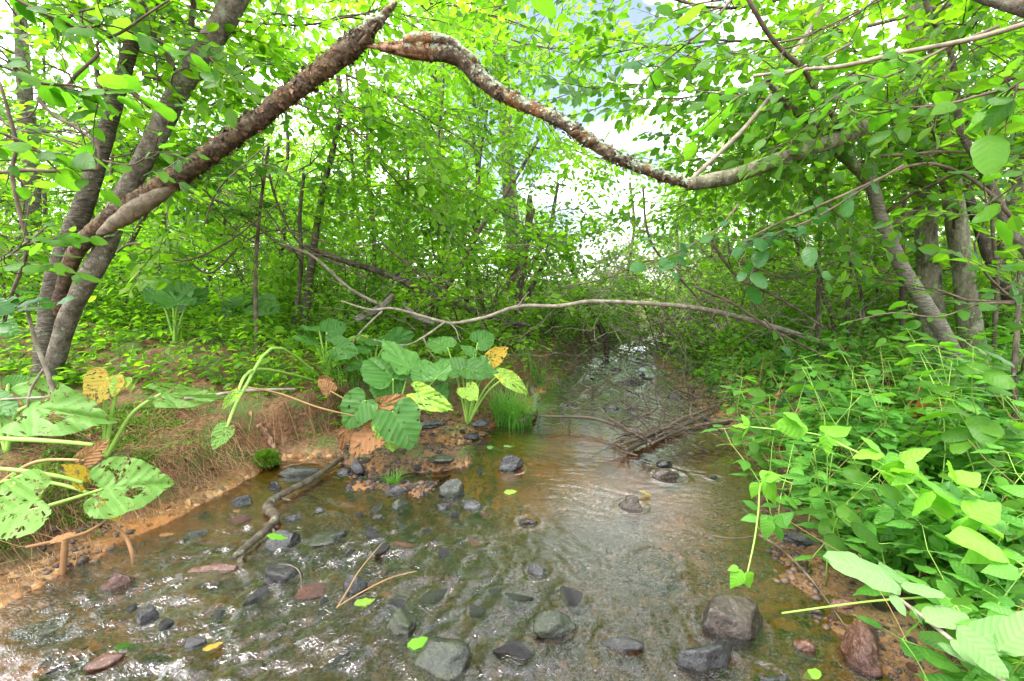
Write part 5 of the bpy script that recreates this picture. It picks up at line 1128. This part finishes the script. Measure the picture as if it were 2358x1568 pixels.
big_plant('broad dark leaves standing above the seedlings on the left bank', (400, 760, 3.9), [
    ((410, 700), (375, 650), 3.8, 3.9, 'big', 1, .2), ((400, 690), (440, 655), 3.9, 3.9, 'big', 1.2, .2), ((370, 690), (330, 660), 3.9, 3.9, 'big', 1, 0), ((440, 690), (480, 665), 4.0, 4.1, 'big', 1, .1), ((360, 660), (330, 635), 4.0, 4.1, 'big', 1, .1)])
big_plant('broad dark leaves in front of the bright clearing', (560, 740, 4.4), [
    ((560, 700), (520, 675), 4.3, 4.4, 'big', 1, .2), ((570, 695), (615, 685), 4.4, 4.4, 'big', 1, .2), ((590, 700), (640, 715), 4.3, 4.2, 'big', 1, .1), ((545, 710), (500, 725), 4.3, 4.2, 'big', 1, .1)])

# ---- herbs
def herb_lines(seed, h, nn, ls):
    r_ = np.random.RandomState(seed); P = [np.zeros(3)]; d = np.array([r_.normal(0, .25), r_.normal(0, .25), 1.])
    for k in range(6): d = d+r_.normal(0, .12, 3); d[2] = max(d[2], .5); d /= np.linalg.norm(d); P.append(P[-1]+d*h/6)
    P = np.array(P); out = []; az = r_.uniform(0, 6.28)
    for k in range(nn):
        f = .3+.7*k/(nn-1) if nn > 1 else 1; t = f*5.99; i = int(t); p = P[i]*(1-t+i)+P[i+1]*(t-i)
        for q in range(2 if f < .95 else 3):
            a = az+q*(3.14 if f < .95 else 2.09)+r_.normal(0, .3); e = r_.uniform(-.25, .35); dd = np.array([math.cos(a)*math.cos(e), math.sin(a)*math.cos(e), math.sin(e)])
            pt = r_.uniform(.01, .04); out.append((p, p+dd*pt, dd, np.array([0, 0, 1.])+r_.normal(0, .3, 3), ls*r_.uniform(.6, 1.2)*(1.1-.4*f)))
        az += 1.57
    return P, out
HP = []
def herb_proto(seed, h, nn, ls, m='leaf_herb'):
    P, out = herb_lines(seed, h, nn, ls); root = empty('herb', (0, 0, 0), 'x', 'plant'); A = Acc(); tube(A, P, np.linspace(.003, .0012, 7), 4)
    for p, q, d, n, s_ in out: tube(A, [p, q], [.001, .001], 3, cap=False)
    part('stem', A, M['stalk'], root)
    for p, q, d, n, s_ in out: put_leaf((HERBL if m == 'leaf_herb' else HERB_DARK)[rs.randint(3)], root, q, d, n, s_)
    return root
def herb_mesh(seed, h, nn, ls, m='leaf_herb_mass'):
    P, out = herb_lines(seed, h, nn, ls); A = Acc(); tube(A, P, np.linspace(.003, .0012, 7), 3, cap=False)
    D = np.array([o[2] for o in out]); N = np.array([o[3] for o in out]); T = np.array([o[1] for o in out]); S = np.array([o[4] for o in out])
    lf = leaf_lo(1, .5, .12, .12); A.many(lf[0], lf[1], frames(D, N)*S[:, None, None], T); return A
def herb_mat(k): return ['leaf_herb', 'leaf_herb', 'leaf_near', 'leaf_near', 'leaf_herb'][k]
HERB_DARK = variants('round', 'leaf_near', 3, .60, curl=.2)
HPR = [herb_proto(40+k, h, nn, ls, herb_mat(k)) for k, (h, nn, ls) in enumerate([(.52, 6, .12), (.42, 5, .12), (.62, 6, .115), (.34, 4, .11), (.26, 3, .11)])]
used = [False]*5
near_labels = iter(['herb at the water edge below the dangling vine', 'herb beside the long dark stone on the right waterline', 'herb over the right shore gravel', 'herb just right of the dangling vine', 'herb under the bright vine', 'herb in front of the rusty stump', 'herb beside the bare brown stem at right', 'herb over the pinkish shore stone', 'herb behind the sprig of pale leaves', 'herb nearest the bottom right corner'])
NS = []
tries = 0
while len(NS) < 145 and tries < 9000:
    tries += 1
    y = rs.uniform(.72, 2.9); x = rs.uniform(.9, 4.2); dr_ = banks(np.array([x]), np.array([y]))[1][0]
    if dr_ < -.02+.2*(y < 1.5) or dr_ > 1.9: continue
    if x/y > 1.35: continue
    if any((x-a)**2+(y-c)**2 < .009*(.6+y*.4) for a, c in NS): continue
    NS.append((x, y))
for k in range(26):
    P = G(rs.uniform(2170, 2480), rs.uniform(1340, 1640), .12)
    if P[1] > .62: NS.append((P[0], P[1]))
for k, (x, y) in enumerate(sorted(NS, key=lambda q: q[1])):
    pk = rs.randint(5) if y > 1.4 else rs.choice([1, 3, 4, 4]); o = HPR[pk]
    uu = 1179+FP*x/y; zz = Z(x, y)-.01
    lab = 'bright green herb of the dense growth ' + ('in the bottom right corner' if y < 1.3 else 'along the right waterline' if uu < 1850 else 'between the dangling vine and the rusty stump' if uu < 2100 else 'beside the bright creeping vine' if y < 1.9 else 'around the rusty stump at the right edge')
    if k % 10 == 4:
        lab = next(near_labels, lab)
    if not used[pk]:
        o.location = (x, y, zz); o.rotation_euler = (0, rs.normal(0, .1)-.15, rs.uniform(0, 6.28)); o['label'] = lab; o['group'] = 'herbs of the right bank'; used[pk] = True
    else:
        c = copy_tree(o, (x, y, zz), rs.uniform(0, 6.28), rs.uniform(.85, 1.25), lab); c.rotation_euler[1] = rs.normal(0, .12); c['group'] = 'herbs of the right bank'
HM = [herb_mesh(140+k, h, nn, ls).mesh('herb', M['leaf_mid' if k in (1, 3) else 'leaf_herb_mass'], (0, 0, 0), False) for k, (h, nn, ls) in enumerate([(.45, 6, .11), (.55, 7, .10), (.36, 5, .11), (.28, 4, .10), (.6, 8, .095)])]
HD = [herb_mesh(160+k, h, nn, ls).mesh('seedling', M['leaf_mid'], (0, 0, 0), False) for k, (h, nn, ls) in enumerate([(.16, 3, .07), (.24, 4, .07), (.12, 2, .075), (.3, 5, .065)])]
def scatter_single(meshes, name, n, test, xr, yr, lab, grp, smin=.8, smax=1.25, ppow=1.):
    k = 0; tr = 0
    while k < n and tr < n*40:
        tr += 1; y = yr[0]+(yr[1]-yr[0])*rs.rand()**ppow; x = rs.uniform(*xr)*y
        a, c = banks(np.array([x]), np.array([y]))
        if not test(x, y, a[0], c[0]): continue
        o = link(name, meshes[rs.randint(len(meshes))], None, (x, y, Z(x, y)-.01)); o.rotation_euler = (rs.normal(0, .12), rs.normal(0, .12), rs.uniform(0, 6.28)); s_ = rs.uniform(smin, smax); o.scale = (s_,)*3
        tag(o, lab, 'plant', grp); k += 1
scatter_single(HM, 'herb', 150, lambda x, y, a, c: c > .12 and x > .3, (-.1, 1.45), (2.4, 6.5), 'green herb in the thick growth farther back on the right bank', 'herbs farther back on the right bank', .8, 1.2, .9)
scatter_single(HD, 'seedling', 230, lambda x, y, a, c: a > .55 and (vn2(x*1.2, y*1.2, 3) > -.25 or y > 3.6) and y > 2.6, (-1.5, .2), (2.6, 5.5), 'small green seedling among the many covering the left bank', 'seedlings of the left bank', .8, 1.4)
scatter_single(HD, 'seedling', 26, lambda x, y, a, c: a > .08 and a < .8, (-1.3, -.2), (1.1, 2.6), 'small seedling on the bare brown slope of the left bank', 'seedlings of the bare slope', .35, .6)
# uncountable cover behind: leafy ground cover and far undergrowth
def cover(n, yr, xr, test, hgt, ls, m, name='ground_cover', seed=0):
    r_ = np.random.RandomState(seed); y = yr[0]+(yr[1]-yr[0])*r_.rand(n)**1.3; x = r_.uniform(xr[0], xr[1], n)*y; a, c = banks(x, y); k = test(x, y, a, c); x, y = x[k], y[k]
    z = height(x, y)+hgt*r_.rand(len(x))**1.2*(.5+.7*vn2(x*1.5, y*1.5, seed)); az = r_.uniform(0, 6.28, len(x)); e = r_.normal(0, .35, len(x))
    D = np.stack([np.cos(az)*np.cos(e), np.sin(az)*np.cos(e), np.sin(e)], -1); N = np.array([0, 0, 1.])+r_.normal(0, .45, (len(x), 3)); S = ls*r_.uniform(.6, 1.3, len(x))*(1+.05*y)
    A = Acc(); lf = leaf_lo(1, .55, .12, .12); A.many(lf[0], lf[1], frames(D, N)*S[:, None, None], np.stack([x, y, z], -1))
    return tag(link(name, A.mesh(name, M[m], (0, 0, 0), False)), 'mass of small green leaves covering the ground' , None, None, 'stuff')
c1 = cover(26000, (2.9, 12), (-1.5, .3), lambda x, y, a, c: (a > .5) & ((vn2(x*1.2, y*1.2, 3) > -.1) | (y > 4.2)), .35, .055, 'leaf_fresh', seed=1)
c2 = cover(44000, (1.3, 11), (-.1, 1.5), lambda x, y, a, c: (c > .2), .40, .07, 'leaf_herb_mass', seed=2)
c3 = cover(14000, (5.0, 16), (-1.4, 1.4), lambda x, y, a, c: ((c > .0) | (a > .0)) & ((np.minimum(abs(a), abs(c)) > .5) | (y < 9)), .8, .07, 'leaf_lime', 'undergrowth', seed=3)
c4 = cover(4000, (3.4, 8), (-.3, .9), lambda x, y, a, c: ((a > .02) & (a < .5)) | ((c > .02) & (c < .4)), .30, .045, 'leaf_fresh', seed=4)
c1['label'] = 'carpet of small leaves on the left bank'; c2['label'] = 'dense low leaves between the herbs of the right bank'; c3['label'] = 'lime green undergrowth far behind'; c4['label'] = 'leafy fringe along the upstream water edge'
c5 = cover(11000, (4.0, 8.5), (-.95, .12), lambda x, y, a, c: a > .35, 1.3, .055, 'leaf_fresh', 'undergrowth', seed=5)
c6 = cover(9000, (4.6, 8.5), (.25, 1.3), lambda x, y, a, c: c > .3, 1.2, .055, 'leaf_fresh', 'undergrowth', seed=6)
c5['label'] = 'loose low leaves in the thicket left of the stream'; c6['label'] = 'loose low leaves in the thicket right of the stream'
for q in (c1, c2, c3, c4, c5, c6): q['category'] = 'ground cover'

# ---- grass, moss, litter, straw
def blades(n, cen, rad, hgt, seed, wdt=.004, droop=1.1):
    r_ = np.random.RandomState(seed); A = Acc()
    for k in range(n):
        a = r_.uniform(0, 6.28); r = rad*r_.rand()**.6; p = np.array([cen[0]+r*math.cos(a), cen[1]+r*math.sin(a)*.7, 0]); p[2] = Z(p[0], p[1])-.005
        a2 = a+r_.normal(0, 1.2); h = hgt*r_.uniform(.5, 1.15); dr = droop*r_.uniform(.3, 1.2); pts = []
        for t in (0, .3, .6, .85, 1): pts.append(p+np.array([math.cos(a2)*dr*h*t**2*.7, math.sin(a2)*dr*h*t**2*.7, h*(t-.45*dr*t**2.4)]))
        pts = np.array(pts); sd = np.array([-math.sin(a2), math.cos(a2), 0])*wdt*np.array([1, .9, .7, .4, .05])[:, None]
        V = np.concatenate([pts-sd, pts+sd]); F = []
        for i in range(4): F += [[i, i+1, i+6], [i, i+6, i+5]]
        A.add(V, F)
    return A
for (u, v, n, rad, h, lab, nm) in [(1180, 962, 420, .15, .36, 'tall tussock of thin green grass at the bend of the water', 'grass_tussock'), (903, 1092, 60, .035, .14, 'small bright tuft of grass standing in the pebbles', 'grass_tussock'), (690, 800, 110, .12, .34, 'loose tuft of broad grass at the top of the left bank', 'grass_tussock'), (620, 880, 60, .1, .25, 'thin tuft of grass beside the bare slope', 'grass_tussock'), (800, 900, 80, .15, .3, 'tuft of grass left of the heart-shaped leaves', 'grass_tussock'), (1240, 880, 160, .2, .3, 'tuft of grass on the bank behind the tussock', 'grass_tussock')]:
    g = G(u, v, .05) if v > 950 else GT(u, v)
    A = blades(n, g, rad, h, int(u), .0022 if n < 300 else .0026); loc = (g[0], g[1], Z(g[0], g[1]))
    tag(link(nm, A.mesh(nm, M['grass'], loc, False), None, loc), lab, 'grass')
# dry hanging roots and straw over the left bank
r_ = np.random.RandomState(5); A = Acc(); n = 0
while n < 2600:
    y = r_.uniform(1.0, 3.2); x = XL(y)-r_.uniform(-.02, 1.6)*r_.rand()
    z = Z(x, y); a = r_.uniform(0, 6.28); L = r_.uniform(.03, .14); el = r_.normal(0, .25)
    if z < .06: continue
    d = np.array([math.cos(a), math.sin(a), 0]); p0 = np.array([x, y, z+.006]); q = p0+d*L; q[2] = Z(q[0], q[1])+.004+abs(el)*L*.5; mid = (p0+q)/2; mid[2] = max(mid[2], Z(mid[0], mid[1])+.004)+r_.uniform(0, .015)
    tube(A, [p0, mid, q], [.0009, .0011, .0006], 3, cap=False); n += 1
tag(link('dry_straw', A.mesh('dry_straw', M['straw'])), 'dry brown straw and rootlets strewn over the left bank', 'litter', None, 'stuff')
A = Acc(); lf = leaf_lo(1, .6, .3, .35); N_ = 2600; r_ = np.random.RandomState(6)
y = r_.uniform(1.0, 5.5, N_); x = XL(y)-r_.rand(N_)*2.6-.02; k = (r_.rand(N_) < .3) & (y > 2.2); x[k] = XR(y[k])+.1+r_.rand(k.sum())*1.5
z = height(x, y)+.004; az = r_.uniform(0, 6.28, N_); D = np.stack([np.cos(az), np.sin(az), r_.normal(0, .15, N_)], -1); Nn = np.array([0, 0, 1.])+r_.normal(0, .35, (N_, 3)); S = r_.uniform(.015, .05, N_)
A.many(lf[0], lf[1], frames(D, Nn)*S[:, None, None], np.stack([x, y, z], -1)); tag(link('leaf_litter', A.mesh('leaf_litter', M['litter'], (0, 0, 0), False)), 'brown dead leaves lying on both banks', 'litter', None, 'stuff')
# moss on the bank edge
def moss(n, fx, ls, nm, lab, cat, seed):
    r_ = np.random.RandomState(seed); x, y = fx(r_, n); z = height(x, y); k_ = z > .07; x, y, z = x[k_], y[k_], z[k_]; z = z+r_.rand(len(x))*.012; az = r_.uniform(0, 6.28, len(x)); e = r_.uniform(.1, 1.2, len(x))
    D = np.stack([np.cos(az)*np.cos(e), np.sin(az)*np.cos(e), np.sin(e)], -1); Nn = r_.normal(0, .6, (len(x), 3))+np.array([0, 0, 1.]); S = ls*r_.uniform(.5, 1.4, len(x)); A = Acc()
    v = np.array([[-.25, .4, 0], [0, 0, 0], [.25, .4, 0], [0, 1, 0]]); A.many(v, np.array([[1, 2, 0], [0, 2, 3]]), frames(D, Nn)*S[:, None, None], np.stack([x, y, z], -1)); return tag(link(nm, A.mesh(nm, M['moss'], (0, 0, 0), False)), lab, cat, None, 'stuff')
def lip(r_, n):
    y = r_.uniform(.85, 2.7, n); d = .08+r_.uniform(.02, .6, n)**1.2; x = XL(y)-d*1.3; k = vn2(x*3.5, y*3.5, 9)+.6*vn2(x*11, y*11, 10) > -.18+1.0*np.clip(y-1.75, 0, 1); return x[k], y[k]
moss(42000, lip, .015, 'moss', 'bright green moss over the lip of the left bank', 'moss', 3)
def lip2(r_, n):
    y = r_.uniform(2.0, 4.5, n); x = XL(y)-.1-r_.rand(n)*1.3; k = vn2(x*3, y*3, 12)+.5*vn2(x*9, y*9, 13) > .28; return x[k], y[k]
moss(20000, lip2, .016, 'moss', 'patches of moss among the litter on the left bank', 'moss', 4)
# moss cushion
g = GT(612, 1062); r_ = np.random.RandomState(8); n = 5000; th = r_.uniform(0, 6.28, n); ph = np.arccos(r_.uniform(-.2, 1, n)); D = np.stack([np.sin(ph)*np.cos(th), np.sin(ph)*np.sin(th), np.cos(ph)], -1)
A = Acc(); c_ = np.array([g[0], g[1], g[2]]); v = np.array([[-.3, .4, 0], [0, 0, 0], [.3, .4, 0], [0, 1, 0]]); rr = .055*(1+.25*vn3(D[:, 0]*3, D[:, 1]*3, D[:, 2]*3, 4))
A.many(v, np.array([[1, 2, 0], [0, 2, 3]]), frames(D+r_.normal(0, .5, (n, 3)), r_.normal(0, 1, (n, 3)))*(.014*r_.uniform(.6, 1.3, n))[:, None, None], c_+D*rr[:, None]*np.array([1.2, 1, 1.1]))
tag(link('moss_cushion', A.mesh('moss_cushion', M['moss'], tuple(c_), False), None, tuple(c_)), 'round bright green moss cushion hanging over the water left of the flat bank stone', 'moss')

# ---- the stick, the logs and the brushwood
def gpath(pts, z0, w):
    return [(p_[0], p_[1], float(G(p_[0], p_[1], z0)[1]), w_) for p_, w_ in zip(pts, w)]
P, R = path(gpath([(802, 1046), (760, 1074), (715, 1104), (672, 1126), (640, 1144), (624, 1156), (618, 1172), (634, 1190), (620, 1212), (590, 1240), (562, 1264), (538, 1284)], .03, [9, 11, 13, 14, 16, 20, 26, 20, 18, 17, 16, 13]), 60)
A = Acc(); tube(A, P, R, 12, .12, 5, freq=25); root = empty('driftwood_stick', P[0], 'thick bent stick lying in the shallows from the bank down to the purplish rock', 'stick'); part('branch', A, M['bark_mid'], root)
for e, s_ in [([(624, 1215), (632, 1225), (640, 1238)], 1), ([(640, 1144), (655, 1150), (668, 1152)], 1)]:
    Pq, Rq = path(gpath(e, .02, [9, 7, 4]), 10); A = Acc(); tube(A, Pq, Rq, 6, .1, 3); part('stub', A, M['bark_mid'], root)
for k, (pts, w_, lab) in enumerate([([(1440, 1036), (1500, 1010), (1560, 985), (1640, 950)], [9, 12, 12, 9], 'thick dark log at the bottom of the brushwood pile'), ([(1430, 1024), (1500, 1000), (1580, 962), (1660, 930)], [6, 8, 9, 6], 'second log lying on the brushwood pile'),
        ([(1500, 1022), (1570, 990), (1620, 985), (1680, 975)], [5, 7, 7, 5], 'grey log at the right side of the brushwood pile')]):
    P, R = path([(a[0], a[1], float(G(a[0], a[1], .03+.03*k)[1]), c_) for a, c_ in zip(pts, w_)], 24); A = Acc(); tube(A, P, R, 9, .15, k, freq=22); tag(link('log', A.mesh('log', M['debris'], tuple(P[0])), None, tuple(P[0])), lab, 'log')
stick('water_branch', gpath([(1200, 950), (1260, 958), (1360, 962), (1430, 985), (1500, 1018), (1440, 1095)][:5], .08, [5, 6, 7, 8, 7]), 'debris', 'thin dead branch lying across the water from the grass tussock to the brushwood', 'branch', 6, twigs=9, tl=.22, seed=31)
stick('root', gpath([(1222, 895), (1232, 920), (1228, 945), (1212, 962), (1196, 970)], .05, [11, 13, 14, 13, 9]), 'bark_grey', 'grey curved root holding the grass tussock at the waterline', 'root', 9)
stick('dead_branch', gpath([(1600, 980), (1680, 968), (1760, 955), (1860, 938)], .12, [7, 8, 7, 5]), 'twig', 'dead branch lying from the brushwood into the right-hand herbs', 'branch', 6, twigs=5, tl=.2, seed=33)
stick('floating_twig', gpath([(1748, 1232), (1800, 1265), (1860, 1325), (1910, 1390), (1945, 1440)], .03, [6, 6, 5, 4, 2]), 'twig', 'thin brown twig curving over the right shallows', 'twig', 6, extra=[gpath([(1748, 1232), (1690, 1240), (1620, 1230)], .03, [4, 3, 2]), gpath([(1760, 1238), (1740, 1205), (1710, 1170)], .04, [4, 3, 2])])
stick('grass_stalk', [(1800, 1412, 1.38, 4), (1900, 1398, 1.36, 4), (2010, 1384, 1.34, 5), (2120, 1376, 1.32, 5), (2230, 1370, 1.3, 5)], 'stalk', 'long straight green grass stalk leaning over the right shallows', 'grass')
stick('bamboo_stub', [(150, 1242, 1.62, 13), (146, 1300, 1.6, 13), (142, 1352, 1.58, 11)], 'litter', 'tan broken stalk standing upright at the mossy bank', 'stalk')
stick('dead_stalk', [(60, 1260, 1.5, 6), (130, 1245, 1.52, 9), (200, 1225, 1.55, 8), (250, 1195, 1.6, 4)], 'litter', 'withered red-brown stalk drooping over the moss', 'stalk', extra=[[(255, 1205, 1.62, 3), (285, 1230, 1.6, 7), (303, 1270, 1.56, 9), (306, 1300, 1.55, 6)]])
stick('green_stalk', [(-40, 1010, 1.62, 11), (60, 1012, 1.62, 11), (150, 1018, 1.64, 10), (215, 1024, 1.66, 8)], 'stalk', 'long pale green leaf stalk lying across the left bank', 'stalk')
stick('green_stalk', [(-40, 1076, 1.55, 10), (60, 1085, 1.56, 10), (140, 1098, 1.58, 9), (190, 1112, 1.6, 8)], 'stalk', 'second leaf stalk lying lower on the left bank', 'stalk')
stick('bank_stick', [(425, 918, 2.35, 7), (480, 912, 2.38, 8), (560, 900, 2.42, 8), (680, 896, 2.5, 6)], 'twig_grey', 'dry stick lying on top of the bare left bank', 'stick')
stick('bank_stick', [(850, 965, 2.45, 3), (740, 940, 2.3, 4), (640, 905, 2.3, 4), (560, 890, 2.35, 3)], 'straw', 'thin straw stalk lying on the slope above the moss cushion', 'stick')
for k, (u, v, L_, m_, lab) in enumerate([(618, 1010, 70, 'litter', 'strip of rotten orange bark hanging on the bank above the moss cushion')]):
    g = GT(u, v); A = Acc(); q = path([(598, 975, g[1]-.03, 14), (612, 1000, g[1]-.03, 20), (628, 1025, g[1]-.05, 16), (640, 1040, g[1]-.06, 5)]); tube(A, q[0], q[1]*.9, 7, .5, 3, freq=30); tag(link('bark_strip', A.mesh('bark_strip', M['wood_raw'], tuple(g)), None, tuple(g)), lab, 'bark')
r_ = np.random.RandomState(12)
def brush(name, n, ur, vr, z0, L0, lab, seed, m_='debris'):
    pl = Plant(seed); r_ = pl.rs
    for k in range(n):
        u = r_.uniform(*ur); v = r_.uniform(*vr); p = G(u, v, z0); p[2] = max(Z(p[0], p[1]), 0)+r_.uniform(0, z0*2.2); a = r_.uniform(0, 6.28); pl.limb(p, (math.cos(a), math.sin(a)*.6, r_.normal(.15, .35)), L0*r_.uniform(.4, 1.3), .0015+.006*r_.rand()**2.5, 8, .22, 0, 4)
    return tag(link(name, pl.T.mesh(name, M[m_])), lab, 'brushwood', None, 'stuff')
brush('brushwood', 260, (1420, 1700), (900, 1030), .06, .34, 'tangle of thin dead twigs piled at the right side of the water', 1)
brush('brushwood', 260, (1270, 1640), (820, 925), .10, .36, 'tangle of dead twigs over the narrow water upstream', 2)
brush('brushwood', 200, (1300, 1620), (785, 840), .15, .6, 'dead sticks heaped at the far end of the stream', 3)
pl = Plant(77)
for k in range(850):
    u = r_.uniform(1350, 2150) if r_.rand() < .7 else r_.uniform(500, 1350); Y = r_.uniform(4.2, 7.5); p = W(u, r_.uniform(560, 800), Y); p[2] = max(p[2], Z(p[0], p[1])); a = r_.uniform(0, 6.28); pl.limb(p, (math.cos(a), math.sin(a)*.5, r_.normal(.3, .6)), r_.uniform(.4, 1.2), r_.uniform(.002, .005), 10, .22, 0, 4)
tag(link('bare_twigs', pl.T.mesh('bare_twigs', M['twig_grey'])), 'maze of fine bare twigs filling the thicket behind the stream', 'twigs', None, 'stuff')

# ---- loose leaves on water and bank
def floater(u, v, ang, px, m_, lab, z0=.008, nm='fallen_leaf', cv=.1):
    P = G(u, v, z0); s_ = size_at(P, px); me = lmesh('fallen_leaf', leaf_hi('ovate', .55, .12, cv, 8, .03, int(u)), m_); o = link(nm, me, None, (P[0], P[1], z0)); o.rotation_euler = (rs.normal(0, .15), rs.normal(0, .15), ang); o.scale = (s_,)*3; tag(o, lab, 'leaf')
floater(262, 1490, -1.1, 58, 'leaf_near', 'green leaf floating in the riffle beside the small red rock')
floater(466, 1498, -.5, 46, 'leaf_yellow', 'yellow leaf stuck to the small dark stone in the riffle', .02)
floater(614, 1232, -1.3, 46, 'leaf_vine', 'fresh green leaf lying on the tilted dark rock', .085)
floater(815, 1392, -.9, 52, 'leaf_half', 'yellow-green leaf caught below the black rock with straws')
floater(880, 1362, -2.2, 30, 'leaf_tan', 'small tan leaf caught right of the black rock with straws')
floater(938, 1492, -.8, 60, 'leaf_vine', 'bright green leaf washed against the large mossy rock', .015)
floater(1500, 1140, 1.5, 30, 'leaf_yellow', 'yellowish leaf under the calm water'[:60]+' of the pool')
floater(1160, 1134, -1.4, 32, 'leaf_half', 'yellow-green leaf floating below the shiny black rock')
floater(366, 1232, -1.2, 30, 'leaf_tan', 'pale cream leaf standing on its stalk in the brown shallows', .03)
floater(1890, 1545, 1.7, 46, 'leaf_vine', 'half green leaf floating beside the reddish shore rock')
floater(1780, 1432, -1.7, 60, 'leaf_tan', 'orange-brown leaf under water right of the rounded boulder', -.01)
floater(1120, 1030, -1.2, 32, 'leaf_pale', 'silvery leaf floating at the edge of the gravel bar')
floater(1160, 1028, -.9, 34, 'leaf_pale', 'second silvery leaf floating at the edge of the gravel bar')
floater(536, 1176, -1.2, 28, 'leaf_tan', 'little cream leaf at the foot of the mossy bank')
floater(110, 1250, -.7, 50, 'leaf_tan', 'tan dead leaf lying on the moss at left', .32)
for k, (u, v, px, lab) in enumerate([(735, 885, 34, 'folded tan dead leaf on the slope left of the heart-shaped leaves'), (780, 905, 44, 'curled orange dead leaf beside the folded tan one'), (1000, 745+0, 26, 'tan dead leaf behind the arching branch'), (720, 870, 24, 'small brown dead leaf high on the slope')]):
    g = GT(u, v); o = link('dead_leaf', heart('leaf_tan', k), None, (g[0], g[1], g[2]+.015)); s_ = size_at(g, px); o.scale = (s_,)*3; o.rotation_euler = (rs.normal(.5, .4), rs.normal(0, .4), rs.uniform(0, 6)); tag(o, lab, 'leaf')
# rusty rotten stump in the right-hand herbs
g = GT(2150, 960); y0 = 2.35; g = np.array(gpos(2145, y0)); A = rock_mesh('stump', 77, (.13, .12, .28), cuts=5, sub=4, rough=.22)
root = empty('rotten_stump', (g[0], g[1], g[2]+.05), 'rust-orange rotten stump half hidden in the herbs at right', 'stump'); m_ = bark('rust', (.10, .035, .012), (.26, .10, .03), (.36, .17, .06), scale=12, bd=.03); M['rust'] = m_
part('wood', A, m_, root, world=False)
for k in range(3):
    A = Acc(); a = k*2.1; tube(A, resample([[.09*math.cos(a), .09*math.sin(a), -.1], [.12*math.cos(a), .12*math.sin(a), .1], [.07*math.cos(a), .06*math.sin(a), .27]], 8), np.linspace(.03, .008, 8), 6, .3, k, freq=25); part('splinter', A, m_, root, world=False)
# thin straws over the black rock
stick('straw', gpath([(775, 1400), (800, 1360), (830, 1310), (880, 1250)], .06, [3, 4, 3, 2]), 'straw', 'pale straw leaning over the black rock in the left riffle', 'straw', 4)
stick('straw', gpath([(775, 1398), (830, 1365), (900, 1330), (960, 1315)], .06, [3, 4, 3, 2]), 'straw', 'second straw crossing the black rock to the right', 'straw', 4)
stick('dead_twig', gpath([(640, 1298), (670, 1302), (690, 1318), (695, 1360)], .09, [2, 3, 3, 2]), 'twig', 'thin dead twig bent over the flat wedge rock', 'twig', 4)

# old brown stems among the herbs, rootlets hanging from the lip of the left bank
pl = Plant(91)
for k in range(260):
    y = pl.rs.uniform(1.1, 4.5); x = XR(y)+pl.rs.uniform(.05, 2.2); pl.limb((x, y, Z(x, y)), (pl.rs.normal(0, .5), pl.rs.normal(0, .4), 1), pl.rs.uniform(.15, .6), .0022, 7, .12, 0, 4)
tag(link('old_stems', pl.T.mesh('old_stems', M['straw'])), 'dry brown stems standing between the herbs of the right bank', 'stems', None, 'stuff')
pl = Plant(92)
for k in range(900):
    y = 1.2+1.7*pl.rs.rand(); x = XL(y)-pl.rs.uniform(.06, .30); p = np.array([x, y, Z(x, y)+.01]); sl = np.array([.75, -.45, -.8])
    pl.limb(p, sl+pl.rs.normal(0, .35, 3), pl.rs.uniform(.05, .16), .0011, 6, .2, -.05, 3)
tag(link('rootlets', pl.T.mesh('rootlets', M['straw'])), 'fine brown roots hanging down the undercut left bank', 'roots', None, 'stuff')
